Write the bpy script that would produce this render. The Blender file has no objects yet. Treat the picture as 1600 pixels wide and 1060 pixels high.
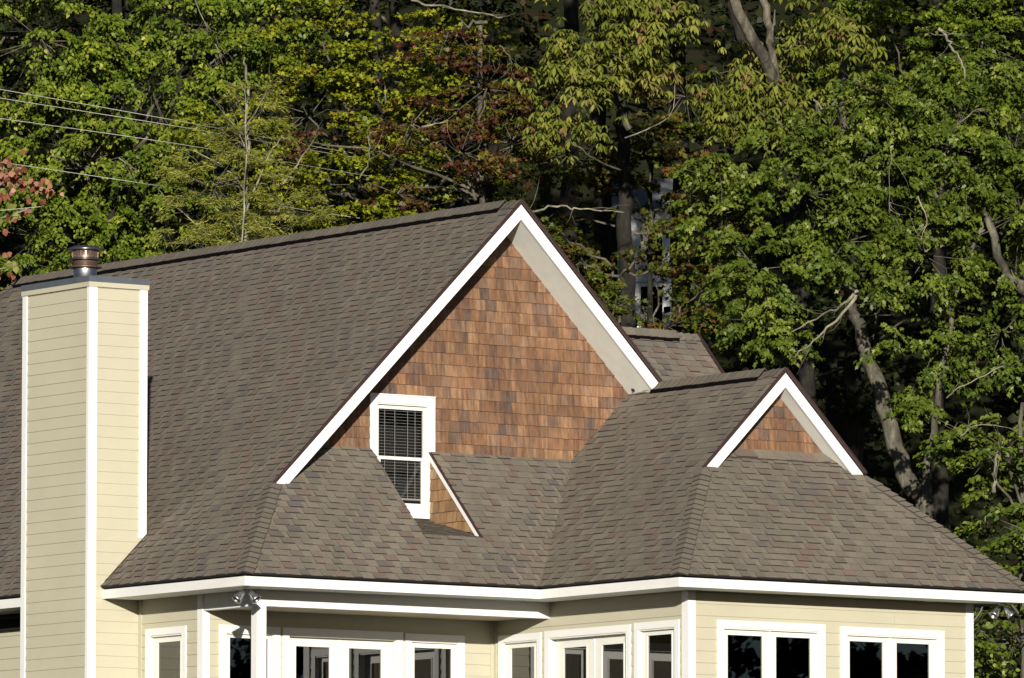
import bpy, bmesh, math, random
import numpy as np
from mathutils import Vector, Matrix
sc = bpy.context.scene
R2 = math.sqrt(2)
rnd = random.Random(7)

# ------------------------------------------------------------------ camera, sky, sun, exposure
cd = bpy.data.cameras.new('camera'); cam = bpy.data.objects.new('camera', cd); sc.collection.objects.link(cam)
cd.sensor_width = 36.0; cd.lens = 12641.5 * 36 / 1600; cd.clip_start = 1; cd.clip_end = 3000
YAW, PIT, ROL = 0.6144, 0.0957, 0.0009
dv = Vector((math.sin(YAW)*math.cos(PIT), math.cos(YAW)*math.cos(PIT), math.sin(PIT)))
rv = Vector((math.cos(YAW), -math.sin(YAW), 0)); uv = rv.cross(dv)
r2 = rv*math.cos(ROL) + uv*math.sin(ROL); u2 = uv*math.cos(ROL) - rv*math.sin(ROL)
cam.matrix_world = Matrix(((r2.x, u2.x, -dv.x, -66.1506), (r2.y, u2.y, -dv.y, -100.6855), (r2.z, u2.z, -dv.z, -8.0546), (0, 0, 0, 1)))
sc.camera = cam

SUN = Vector((-0.539, -0.822, 0.185)).normalized()      # towards the sun
w = bpy.data.worlds.new('World'); sc.world = w; w.use_nodes = True
nt = w.node_tree; nt.nodes.clear()
sky = nt.nodes.new('ShaderNodeTexSky'); sky.sky_type = 'NISHITA'; sky.sun_disc = False; sky.air_density = 0.6; sky.dust_density = 0.3
sky.sun_elevation = math.asin(SUN.z); sky.sun_rotation = math.atan2(SUN.x, SUN.y)
bg = nt.nodes.new('ShaderNodeBackground'); bg.inputs['Strength'].default_value = 0.05
wo = nt.nodes.new('ShaderNodeOutputWorld')
nt.links.new(sky.outputs[0], bg.inputs[0]); nt.links.new(bg.outputs[0], wo.inputs[0])
sl = bpy.data.lights.new('sun', 'SUN'); sl.energy = 5.0; sl.angle = math.radians(0.5); sl.color = (1.0, 0.945, 0.845)
so = bpy.data.objects.new('sun', sl); sc.collection.objects.link(so)
so.rotation_euler = SUN.to_track_quat('Z', 'Y').to_euler(); so.location = (-60, -80, 40)
sc.view_settings.view_transform = 'Standard'; sc.view_settings.look = 'None'
sc.view_settings.gamma = 1; sc.view_settings.use_curve_mapping = False
sc.view_settings.exposure = 0.30
sc.cycles.max_bounces = 8; sc.cycles.diffuse_bounces = 1; sc.cycles.transparent_max_bounces = 12

# ------------------------------------------------------------------ materials
def newmat(name, rough=0.6, spec=0.5):
    m = bpy.data.materials.new(name); m.use_nodes = True
    b = m.node_tree.nodes['Principled BSDF']
    b.inputs['Roughness'].default_value = rough; b.inputs['Specular IOR Level'].default_value = spec
    return m, m.node_tree, b
def node(nt, t, **kw):
    n = nt.nodes.new(t)
    for k, v in kw.items():
        if k in n.inputs: n.inputs[k].default_value = v
        else: setattr(n, k, v)
    return n
def noise(nt, scale, detail=3, rough=0.5, coords='Object', stretch=None):
    tc = node(nt, 'ShaderNodeTexCoord'); n = node(nt, 'ShaderNodeTexNoise', Scale=scale, Detail=detail, Roughness=rough)
    if stretch:
        mp = node(nt, 'ShaderNodeMapping'); mp.inputs['Scale'].default_value = stretch
        nt.links.new(tc.outputs[coords], mp.inputs[0]); nt.links.new(mp.outputs[0], n.inputs[0])
    else: nt.links.new(tc.outputs[coords], n.inputs[0])
    return n
def ramp(nt, src, stops, interp='LINEAR'):
    r = node(nt, 'ShaderNodeValToRGB'); cr = r.color_ramp; cr.interpolation = interp
    while len(cr.elements) < len(stops): cr.elements.new(0.5)
    for e, (p, c) in zip(cr.elements, stops): e.position = p; e.color = (*c, 1)
    nt.links.new(src, r.inputs[0]); return r
def mul(nt, a, b, fac=1.0, mode='MULTIPLY'):
    m = node(nt, 'ShaderNodeMixRGB', blend_type=mode); m.inputs[0].default_value = fac
    nt.links.new(a, m.inputs[1]); nt.links.new(b, m.inputs[2]); return m
def bump(nt, b, src, dist, strength=1.0):
    bp = node(nt, 'ShaderNodeBump'); bp.inputs['Distance'].default_value = dist; bp.inputs['Strength'].default_value = strength
    nt.links.new(src, bp.inputs['Height']); nt.links.new(bp.outputs[0], b.inputs['Normal'])
def plain(name, col, rough=0.55, var=0.12, scale=3.0, metallic=0, spec=0.5, stretch=None, bd=0.0):
    m, nt, b = newmat(name, rough, spec)
    n = noise(nt, scale, 5, 0.6, stretch=stretch)
    r = ramp(nt, n.outputs[0], [(0.25, tuple(c*(1-var) for c in col)), (0.75, tuple(min(1, c*(1+var)) for c in col))])
    nt.links.new(r.outputs[0], b.inputs['Base Color']); b.inputs['Metallic'].default_value = metallic
    if bd: bump(nt, b, n.outputs[0], bd)
    return m
def attr_mat(name, stops, rough=0.8, spec=0.3, grain=None, bd=0.0, interp='LINEAR', gvar=0.25, obj_noise=None):
    m, nt, b = newmat(name, rough, spec)
    a = node(nt, 'ShaderNodeAttribute', attribute_name='v')
    r = ramp(nt, a.outputs['Fac'], stops, interp); out = r.outputs[0]
    if grain:
        n = noise(nt, grain[0], 4, 0.65, stretch=grain[1])
        g = ramp(nt, n.outputs[0], [(0.3, (1-gvar,)*3), (0.7, (1+gvar,)*3)])
        x = mul(nt, out, g.outputs[0]); out = x.outputs[0]
        if bd: bump(nt, b, n.outputs[0], bd)
    if obj_noise:
        n2 = noise(nt, obj_noise[0], 3, 0.6); g2 = ramp(nt, n2.outputs[0], [(0.35, (1-obj_noise[1],)*3), (0.65, (1+obj_noise[1],)*3)])
        x = mul(nt, out, g2.outputs[0]); out = x.outputs[0]
    nt.links.new(out, b.inputs['Base Color']); return m

M = {}
M['white'] = plain('white_paint', (0.80, 0.79, 0.76), 0.5, 0.04, 1.3, bd=0.0015)
M['fascia'] = plain('fascia_paint', (0.78, 0.77, 0.73), 0.55, 0.06, 2.0, stretch=(1, 1, 4), bd=0.002)
M['sash'] = plain('window_vinyl', (0.76, 0.75, 0.68), 0.4, 0.03, 2.0)
M['cream'] = plain('cream_siding_paint', (0.50, 0.468, 0.345), 0.6, 0.05, 0.9, bd=0.001)
M['soffit'] = plain('soffit_board', (0.80, 0.82, 0.76), 0.7, 0.07, 4.0, stretch=(1, 1, 1), bd=0.002)
M['porch'] = plain('porch_ceiling_paint', (0.55, 0.48, 0.31), 0.7, 0.05, 2)
M['deck'] = plain('shade_black_felt', (0.008, 0.007, 0.007), 0.9, 0.2, 5)  # felt blackened so the sunlit deck edge reads as a shaded gap
M['drip'] = plain('brown_drip_edge', (0.045, 0.024, 0.022), 0.45, 0.15, 5)
M['vent'] = plain('black_vent_plastic', (0.004, 0.003, 0.004), 0.95, 0.2, 8, spec=0.05)
M['asphalt_edge'] = plain('asphalt_edge', (0.042, 0.034, 0.027), 0.9, 0.2, 30)
M['galv'] = plain('galvanised_metal', (0.20, 0.22, 0.25), 0.42, 0.15, 5, metallic=0.6)
M['steel'] = plain('stainless_steel', (0.50, 0.50, 0.51), 0.38, 0.08, 6, metallic=1.0)
M['copper'] = plain('brown_flue_metal', (0.21, 0.145, 0.11), 0.42, 0.2, 8, metallic=0.7)
M['cap'] = plain('grey_cap_metal', (0.20, 0.20, 0.23), 0.3, 0.1, 8, metallic=0.85)
M['dark'] = plain('unlit_room_dark', (0.02, 0.018, 0.016), 0.9, 0.1, 2)  # near-black colour stands in for the darkness of unlit rooms
M['black'] = plain('recess_shade_black', (0.006, 0.006, 0.007), 0.9, 0.1, 2)
M['blind'] = plain('blind_slat', (0.5, 0.5, 0.48), 0.5, 0.03, 3)
M['conc'] = plain('foundation_block', (0.3, 0.29, 0.27), 0.9, 0.15, 6, bd=0.01)
SH = [(0.0, (0.181, 0.155, 0.122)), (0.25, (0.149, 0.129, 0.104)), (0.42, (0.195, 0.169, 0.131)), (0.58, (0.162, 0.139, 0.112)),
      (0.70, (0.162, 0.119, 0.096)), (0.84, (0.185, 0.138, 0.112)), (0.93, (0.126, 0.114, 0.106)), (1.0, (0.174, 0.152, 0.122))]
M['shingle'] = attr_mat('asphalt_shingle', SH, 0.9, 0.2, (55, None), 0.004, gvar=0.24, obj_noise=(1.1, 0.07))
CE = [(0.0, (0.209, 0.111, 0.060)), (0.2, (0.160, 0.084, 0.047)), (0.4, (0.252, 0.144, 0.079)), (0.55, (0.187, 0.101, 0.058)), (0.7, (0.129, 0.072, 0.047)),
      (0.8, (0.225, 0.133, 0.082)), (0.9, (0.097, 0.066, 0.054)), (1.0, (0.241, 0.124, 0.060))]
M['cedar'] = attr_mat('cedar_shingle_wood', CE, 0.7, 0.3, (9, (2.2, 2.2, 0.22)), 0.003, gvar=0.42, obj_noise=(1.6, 0.14))
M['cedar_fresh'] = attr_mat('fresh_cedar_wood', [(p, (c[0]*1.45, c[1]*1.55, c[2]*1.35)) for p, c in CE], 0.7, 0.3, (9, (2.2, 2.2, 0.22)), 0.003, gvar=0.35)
M['cedar_edge'] = plain('cedar_end_grain_shade', (0.07, 0.035, 0.022), 0.9, 0.2, 20)  # end grain, kept dark to deepen the shadow lines between courses

def glass(name, tint, ior=1.5):
    m = bpy.data.materials.new(name); m.use_nodes = True; nt = m.node_tree; nt.nodes.clear()
    o = node(nt, 'ShaderNodeOutputMaterial'); mx = node(nt, 'ShaderNodeMixShader'); f = node(nt, 'ShaderNodeFresnel', IOR=ior)
    t = node(nt, 'ShaderNodeBsdfTransparent'); t.inputs[0].default_value = (*tint, 1)
    g = node(nt, 'ShaderNodeBsdfGlossy'); g.inputs['Roughness'].default_value = 0.01; g.inputs[0].default_value = (1, 1, 1, 1)
    ge = node(nt, 'ShaderNodeNewGeometry'); mt = node(nt, 'ShaderNodeMath', operation='MULTIPLY_ADD'); mt.inputs[1].default_value = -1; mt.inputs[2].default_value = 1
    nt.links.new(ge.outputs['Backfacing'], mt.inputs[0]); m2 = node(nt, 'ShaderNodeMath', operation='MULTIPLY'); nt.links.new(mt.outputs[0], m2.inputs[0]); nt.links.new(f.outputs[0], m2.inputs[1])
    nt.links.new(m2.outputs[0], mx.inputs[0]); nt.links.new(t.outputs[0], mx.inputs[1]); nt.links.new(g.outputs[0], mx.inputs[2])
    nt.links.new(mx.outputs[0], o.inputs[0]); return m
M['glass'] = glass('tinted_window_glass', (0.18, 0.185, 0.185), 1.95)
M['glass_clear'] = glass('clear_window_glass', (0.84, 0.84, 0.84), 1.40)

# ------------------------------------------------------------------ mesh helpers
def tag(o, label=None, cat=None, group=None, kind=None):
    if label: o['label'] = label
    if cat: o['category'] = cat
    if group: o['group'] = group
    if kind: o['kind'] = kind
    return o
def empty(name, loc=(0, 0, 0), parent=None):
    o = bpy.data.objects.new(name, None); sc.collection.objects.link(o); o.location = loc; o.empty_display_size = 0.3
    if parent is not None: o.parent = parent; o.matrix_parent_inverse = Matrix.Translation(-parent_loc(parent))
    return o
def parent_loc(p):
    l = Vector(p.location)
    while p.parent is not None: p = p.parent; l = Vector(p.location) if False else l
    return l
class MB:
    def __init__(s): s.v = []; s.f = []; s.a = []; s.m = []
    def face(s, pts, a=0.5, m=0):
        n = len(s.v); s.v += [tuple(p) for p in pts]; s.f.append(tuple(range(n, n+len(pts)))); s.a.append(a); s.m.append(m)
    def hull(s, bot, top, a=0.5, m=0, ms=None, cap=True):
        "prism between two matching loops"
        n = len(s.v); k = len(bot); s.v += [tuple(p) for p in bot] + [tuple(p) for p in top]
        ms = m if ms is None else ms
        if cap: s.f.append(tuple(reversed(range(n, n+k)))); s.a.append(a); s.m.append(ms)
        s.f.append(tuple(range(n+k, n+2*k))); s.a.append(a); s.m.append(m)
        for i in range(k):
            j = (i+1) % k; s.f.append((n+i, n+j, n+k+j, n+k+i)); s.a.append(a); s.m.append(ms)
    def slab(s, bot, top, a, butts):
        n = len(s.v); k = len(bot); s.v += [tuple(p) for p in bot] + [tuple(p) for p in top]
        s.f.append(tuple(range(n+k, n+2*k))); s.a.append(a); s.m.append(0)
        for i in range(k):
            j = (i+1) % k; s.f.append((n+i, n+j, n+k+j, n+k+i)); s.a.append(a); s.m.append(1)
    def box(s, p0, p1, a=0.5, m=0):
        (x0, y0, z0), (x1, y1, z1) = p0, p1
        x0, x1 = sorted((x0, x1)); y0, y1 = sorted((y0, y1)); z0, z1 = sorted((z0, z1))
        s.hull([(x0, y0, z0), (x1, y0, z0), (x1, y1, z0), (x0, y1, z0)], [(x0, y0, z1), (x1, y0, z1), (x1, y1, z1), (x0, y1, z1)], a, m)
    def build(s, name, mats, parent=None, smooth=False):
        me = bpy.data.meshes.new(name); me.from_pydata(s.v, [], s.f)
        if name == 'pane':
            bm = bmesh.new(); bm.from_mesh(me); bmesh.ops.recalc_face_normals(bm, faces=bm.faces); bm.to_mesh(me); bm.free()
        mats = mats if isinstance(mats, (list, tuple)) else [mats]
        for m in mats: me.materials.append(m)
        at = me.attributes.new('v', 'FLOAT', 'FACE'); at.data.foreach_set('value', np.array(s.a, dtype=np.float32))
        if len(mats) > 1: me.polygons.foreach_set('material_index', np.array(s.m, dtype=np.int32))
        if smooth: me.polygons.foreach_set('use_smooth', np.ones(len(s.f), dtype=bool))
        me.update()
        o = bpy.data.objects.new(name, me); sc.collection.objects.link(o)
        if parent is not None: o.parent = parent
        return o
def xz_prism(mb, pts, y0, y1, a=0.5, m=0):
    mb.hull([(x, y0, z) for x, z in pts], [(x, y1, z) for x, z in pts], a, m)
def yz_prism(mb, pts, x0, x1, a=0.5, m=0):
    mb.hull([(x0, y, z) for y, z in pts], [(x1, y, z) for y, z in pts], a, m)
def xy_prism(mb, pts, z0, z1, a=0.5, m=0):
    mb.hull([(x, y, z0) for x, y in pts], [(x, y, z1) for x, y in pts], a, m)
def area2(p): return 0.5*sum(p[i][0]*p[(i+1) % len(p)][1] - p[(i+1) % len(p)][0]*p[i][1] for i in range(len(p)))
def clip(sub, cl):
    "Sutherland-Hodgman, cl convex and counter-clockwise"
    out = sub
    for i in range(len(cl)):
        a, b = cl[i], cl[(i+1) % len(cl)]; inp = out; out = []
        if not inp: return []
        side = lambda p: (b[0]-a[0])*(p[1]-a[1]) - (b[1]-a[1])*(p[0]-a[0])
        for j in range(len(inp)):
            p, q = inp[j], inp[(j+1) % len(inp)]; sp, sq = side(p), side(q)
            if sp >= -1e-9: out.append(p)
            if (sp > 1e-9 and sq < -1e-9) or (sp < -1e-9 and sq > 1e-9):
                t = sp/(sp-sq); out.append((p[0]+t*(q[0]-p[0]), p[1]+t*(q[1]-p[1])))
    return out
def ccw(p): return p if area2(p) > 0 else list(reversed(p))
def lathe(mb, prof, c, axis=(0, 0, 1), seg=24, m=0, a=0.5):
    ax = Vector(axis).normalized(); t = ax.orthogonal().normalized(); b = ax.cross(t); c = Vector(c); n = len(mb.v)
    for r, h in prof:
        for k in range(seg):
            q = 2*math.pi*k/seg; p = c + ax*h + (t*math.cos(q)+b*math.sin(q))*r; mb.v.append(tuple(p))
    for i in range(len(prof)-1):
        for k in range(seg):
            k2 = (k+1) % seg; mb.f.append((n+i*seg+k, n+i*seg+k2, n+(i+1)*seg+k2, n+(i+1)*seg+k)); mb.a.append(a); mb.m.append(m)
def tube(mb, pts, rad, seg=7, m=0, a=0.5):
    pts = [Vector(p) for p in pts]; n = len(mb.v); N = len(pts)
    for i, p in enumerate(pts):
        d = (pts[min(i+1, N-1)] - pts[max(i-1, 0)]).normalized()
        t = d.cross(Vector((0.3, 0.2, 1))).normalized() if abs(d.z) < 0.95 else d.cross(Vector((1, 0, 0))).normalized()
        b = d.cross(t); r = rad[i] if isinstance(rad, (list, tuple)) else rad
        for k in range(seg):
            q = 2*math.pi*k/seg; mb.v.append(tuple(p + (t*math.cos(q)+b*math.sin(q))*r))
    for i in range(N-1):
        for k in range(seg):
            k2 = (k+1) % seg; mb.f.append((n+i*seg+k, n+i*seg+k2, n+(i+1)*seg+k2, n+(i+1)*seg+k)); mb.a.append(a); mb.m.append(m)
    mb.f.append(tuple(n+(N-1)*seg+k for k in range(seg))); mb.a.append(a); mb.m.append(m)

# ------------------------------------------------------------------ terrain
SX, SY = math.sin(YAW), math.cos(YAW)
CX, CY = -66.1506, -100.6855
def F(u, s, z=0.0):                      # hill axes: u across the slope, s up the slope
    return Vector((CX + SX*s + SY*u, CY + SY*s - SX*u, z))
def smooth(t): t = max(0, min(1, t)); return t*t*(3-2*t)
def hill(u, s):
    z = -9.9 + 6.5*smooth((s-35)/70)
    if s > 146: z += 0.45*(s-146) if s < 230 else 0.45*84 + 0.22*(s-230)
    z += 0.35*math.sin(u*0.31+s*0.17)*smooth((s-140)/20) + 2.0*math.sin(u*0.02+1)*smooth((s-220)/100)
    return z
us = list(np.concatenate([np.linspace(-1500, -80, 10), np.linspace(-60, 60, 61), np.linspace(80, 1500, 10)]))
ss = list(np.concatenate([np.linspace(-1500, -50, 8), np.linspace(-30, 130, 33), np.linspace(134, 240, 54), np.linspace(260, 1800, 20)]))
mb = MB()
mb.v = [tuple(F(u, s, hill(u, min(s, 700)))) for s in ss for u in us]
W = len(us)
for i in range(len(ss)-1):
    for j in range(W-1):
        mb.f.append((i*W+j, i*W+j+1, (i+1)*W+j+1, (i+1)*W+j)); mb.a.append(0.5); mb.m.append(0)
m, nt_, b = newmat('forest_floor', 0.95, 0.1)
n = noise(nt_, 0.8, 8, 0.7); r = ramp(nt_, n.outputs[0], [(0.3, (0.012, 0.010, 0.006)), (0.5, (0.018, 0.022, 0.008)), (0.7, (0.028, 0.020, 0.012))])
nt_.links.new(r.outputs[0], b.inputs['Base Color']); bump(nt_, b, n.outputs[0], 0.1)
ground = mb.build('ground', m, smooth=True); tag(ground, 'dark leaf strewn hillside rising behind the house', kind='structure')

# ------------------------------------------------------------------ house
EX1, EY2, EX3 = 5.40, -3.585, 12.16          # eave corners
XR, YG, YW, YB = 6.11, 1.494, 2.198, 16.33   # main ridge, rake, gable wall, far end of ridge
WX = (EX1+EX3)/2; WZ = WX-EX1; YGW = -1.783; YWW = -1.45
WI = 0.70; WXL = 6.10; WYF = -2.886; WXR = 11.524
house = empty('house', (0, 0, -3.4))
tag(house, 'cream sided house with steep brown shingle roof, cedar gables and white trim', 'house')
def part(name): return empty(name, (0, 0, 0), None)
HP = Matrix.Translation((0, 0, 3.4))
def link_to_house(o): o.parent = house; o.matrix_parent_inverse = HP; return o

# ---- roof decks
roof_mb = MB()
def lin(O, U, V, N): 
    O, U, V, N = map(Vector, (O, U, V, N)); return lambda u, v, h=0: O + U*u + V*v + N*h
S = 1/R2
planes = {
 'left':  (lin((0, 0, 0), (0, 1, 0), (S, 0, S), (-S, 0, S)), [[(1.494, 0), (22.44, 0), (16.33, 6.11*R2), (1.494, 6.11*R2)], [(0, 0), (1.494, 0), (1.494, 1.494*R2)]]),
 'front': (lin((0, 0, 0), (1, 0, 0), (0, S, S), (0, -S, S)), [[(0, 0), (3.766, 0), (3.766, YW*R2), (YW, YW*R2)], [(3.766, 0), (4.87, 0), (4.87, .77*R2), (3.766, .77*R2)], [(4.87, 0), (EX1, 0), (EX1+YW, YW*R2), (4.87, YW*R2)]]),
 'wingl': (lin((EX1, 0, 0), (0, 1, 0), (S, 0, S), (-S, 0, S)), [[(YGW, 0), (0, 0), (YW, YW*R2), (YW, WZ*R2), (YGW, WZ*R2)], [(EY2, 0), (YGW, 0), (YGW, (YGW-EY2)*R2)]]),
 'wingf': (lin((0, EY2, 0), (1, 0, 0), (0, S, S), (0, -S, S)), [[(EX1, 0), (EX3, 0), (EX3-(YWW-EY2), (YWW-EY2)*R2), (EX1+(YWW-EY2), (YWW-EY2)*R2)]]),
 'cross': (lin((0, 0, 1.38), (1, 0, 0), (0, S, S), (0, -S, S)), [[(7.6, 2.2*R2), (8.78, 2.2*R2), (8.78, 3*R2), (7.6, 3*R2)], [(8.6, 1.95*R2), (8.78, 1.95*R2), (8.78, 2.2*R2), (8.6, 2.2*R2)], [(8.78, 2.0*R2), (10.62, 0.2*R2), (10.62, 3*R2), (8.78, 3*R2)]]),
 'right': (lin((12.22, 0, 0), (0, 1, 0), (-S, 0, S), (S, 0, S)), [[(1.494, 3.42*R2), (3, 3.42*R2), (3, 6.11*R2), (1.494, 6.11*R2)], [(3, 0), (22.44, 0), (16.33, 6.11*R2), (3, 6.11*R2)]]),
 'wingr': (lin((EX3, 0, 0), (0, 1, 0), (-S, 0, S), (S, 0, S)), [[(YGW, 0), (3, 0), (3, 1.56*R2), (2, WZ*R2), (YGW, WZ*R2)], [(EY2, 0), (YGW, 0), (YGW, (YGW-EY2)*R2)]]),
 'back':  (lin((0, 22.44, 0), (1, 0, 0), (0, -S, S), (0, S, S)), [[(0, 0), (12.22, 0), (6.11, 6.11*R2)]]),
 'crossb': (lin((0, 6, 1.38), (1, 0, 0), (0, -S, S), (0, S, S)), [[(7.84, 1.5*R2), (10.62, 1.5*R2), (10.62, 3*R2), (7.84, 3*R2)]]),
}
ft = Vector((0, 1.43, 0.342)).normalized(); fn = Vector((0, -ft.z, ft.y))
planes['well'] = (lin((0, .768, .768), (1, 0, 0), ft, fn), [[(3.766, 0), (4.87, 0), (4.87, 1.47), (3.766, 1.47)]])
for k, (P, polys) in planes.items():
    for pl in polys:
        pl = ccw(pl) if k not in () else pl
        roof_mb.hull([P(u, v, -0.035) for u, v in pl], [P(u, v, 0) for u, v in pl])
roof = roof_mb.build('roof', M['deck']); link_to_house(roof)

# ---- asphalt shingles
EXPO = 0.1436
field = MB(); singles = []
vdir = -dv
def lay(k, seed, want=True):
    P, polys = planes[k]; rr = random.Random(seed); polys = [ccw(p) for p in polys]
    allp = [p for q in polys for p in q]; u0 = min(p[0] for p in allp); u1 = max(p[0] for p in allp); v0 = min(p[1] for p in allp); v1 = max(p[1] for p in allp)
    pat = []; t = 0; thick = True                      # one shingle roll pattern, about 3 m
    while t < 7.0:
        wd = rr.uniform(0.10, 0.26) if thick else rr.uniform(0.08, 0.22); pat.append((t, wd, thick, rr.random())); t += wd; thick = (not thick) if rr.random() < .85 else thick
    L = t; face = (P(0, 0, 1)-P(0, 0, 0)).dot(vdir)
    for c in range(int(math.floor(v0/EXPO)), int(v1/EXPO)+1):
        va, vb = c*EXPO, (c+1)*EXPO; off = c*0.137 + rr.choice((0, 0, .04, .31, -.2))
        base = math.floor((u0-off)/L)*L + off
        while base < u1:
            for (t, wd, th, val) in pat:
                a, bb = base+t, base+t+wd
                if bb < u0 or a > u1: continue
                vv = (val + rr.uniform(-.10, .10) if rr.random() < .75 else rr.random()) % 1.0
                if not th: vv = (vv*0.6) % 1
                jl = rr.uniform(-.004, .004)
                rect = [(a, va+jl), (bb, va+jl), (bb, vb), (a, vb)]
                hb = (rr.uniform(.015, .023) if th else 0.006) + rr.uniform(-.001, .002)
                for pl in polys:
                    q = clip(rect, pl)
                    if len(q) < 3: continue
                    ar = abs(area2(q))
                    if ar < 2e-4: continue
                    top = [P(u, v, 0.002 + hb*(1-(v-va)/EXPO*0.85)) for u, v in q]; bot = [P(u, v, -0.001) for u, v in q]
                    singles.append((ar*face if want else -1, bot, top, vv, [abs(q[i][1]-va-jl) < .004 and abs(q[(i+1) % len(q)][1]-va-jl) < .004 for i in range(len(q))]))
            base += L
for k, sd in (('left', 1), ('front', 2), ('wingl', 3), ('wingf', 4), ('cross', 5), ('well', 6)): lay(k, sd)
for k, sd in (('wingr', 8),): lay(k, sd, False)
singles.sort(key=lambda t: -t[0])
for i, (_, bot, top, vv, bt) in enumerate(singles):
    tgt = MB() if i < 300 else field
    tgt.slab(bot, top, vv, bt)
    if i < 300: tgt.build('shingle', [M['shingle'], M['asphalt_edge']], roof)
f_ = field.build('shingle_field', [M['shingle'], M['asphalt_edge']], roof); f_['kind'] = 'stuff'
# hidden slopes carry plain shingle material sheets
mb = MB()
for k in ('right', 'back', 'crossb'):
    P, polys = planes[k]
    for pl in polys: mb.hull([P(u, v, 0.001) for u, v in ccw(pl)], [P(u, v, 0.014) for u, v in ccw(pl)])
mb.build('shingle_sheet', M['shingle'], roof)

# ---- hip and ridge caps
def caps(name, p0, p1, s1, s2, wdt=0.165, expo=0.143, lift=0.018, t=0.029, jit=0.004):
    p0, p1 = Vector(p0), Vector(p1); D = (p1-p0); L = D.length; D.normalize()
    s1 = Vector(s1); s2 = Vector(s2); q1 = (s1 - D*s1.dot(D)).normalized(); q2 = (s2 - D*s2.dot(D)).normalized(); s1 = (q1*.45+s1.normalized()*.55).normalized(); s2 = (q2*.45+s2.normalized()*.55).normalized()
    up = -(q1+q2).normalized() if (q1+q2).length > 1e-3 else Vector((0, 0, 1))
    if up.z < 0: up = -up
    for i in range(int(L/expo)):
        a = p0 + D*(i*expo); b_ = p0 + D*min(L, (i+1)*expo+0.04); mb = MB(); vv = rnd.choice((0.03, 0.12, 0.2, 0.28, 0.5))+rnd.uniform(-.03, .03)
        h0, h1 = lift+t+rnd.uniform(0, jit), lift+0.002
        A = a+up*h0; B = b_+up*h1; w1 = wdt+rnd.uniform(-.008, .008)
        for sd in (s1, s2):
            e0, e1 = A+sd*w1, B+sd*w1
            dn = -up*t
            mb.hull([A+dn, e0+dn, e1+dn*.3, B+dn*.3] if sd is s1 else [B+dn*.3, e1+dn*.3, e0+dn, A+dn], [A, e0, e1, B] if sd is s1 else [B, e1, e0, A], vv, 0, 1)
        mb.build(name, [M['shingle'], M['asphalt_edge']], roof)
k = YGW-EY2
caps('hip_cap', (-.01, -.01, -.01), (1.50, 1.50, 1.50), (0, 1, 0), (1, 0, 0))
caps('hip_cap', (EX1-.01, EY2-.01, -.01), (EX1+k, YGW, k), (0, 1, 0), (1, 0, 0))
caps('hip_cap', (EX3+.01, EY2-.01, -.01), (EX3-k, YGW, k), (-1, 0, 0), (0, 1, 0))
caps('hip_cap', (0, 22.44, 0), (6.11, 16.33, 6.11), (0, -1, 0), (1, 0, 0))
def ridge(x, y0, y1, z, axis='Y', e0=0.45, e1=0.0):
    mb = MB(); 
    prof = [(-.150, -.152), (-.150, -.092), (0, .050), (.150, -.092), (.150, -.152), (0, -.002)]
    if axis == 'Y': mb.hull([(x+p, y0+e0, z+q) for p, q in prof], [(x+p, y1-e1, z+q) for p, q in prof])
    else: mb.hull([(y0, x+p, z+q) for p, q in prof], [(y1-e0, x+p, z+q) for p, q in prof])
    mb.build('ridge_vent', M['vent'], roof)
    if axis == 'Y':
        caps('ridge_cap', (x, y0+.002, z+.004), (x, y0+e0, z+.004), (-1, 0, -1), (1, 0, -1), lift=0.006)
        caps('ridge_cap', (x, y0+e0-.03, z+.050), (x, y1, z+.050), (-1, 0, -1), (1, 0, -1), wdt=0.19, t=.012, lift=.004)
    else:
        caps('ridge_cap', (y1-.002, x, z+.004), (y1-e0, x, z+.004), (0, -1, -1), (0, 1, -1), lift=0.006)
        caps('ridge_cap', (y1-e0+.03, x, z+.050), (y0, x, z+.050), (0, -1, -1), (0, 1, -1), wdt=0.19, t=.012, lift=.004)
ridge(XR, YG, YB, XR)
ridge(WX, YGW, 2.0, WZ, e0=.55, e1=.45)
ridge(3.0, 7.84, 10.62, 4.38, 'X')

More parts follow.
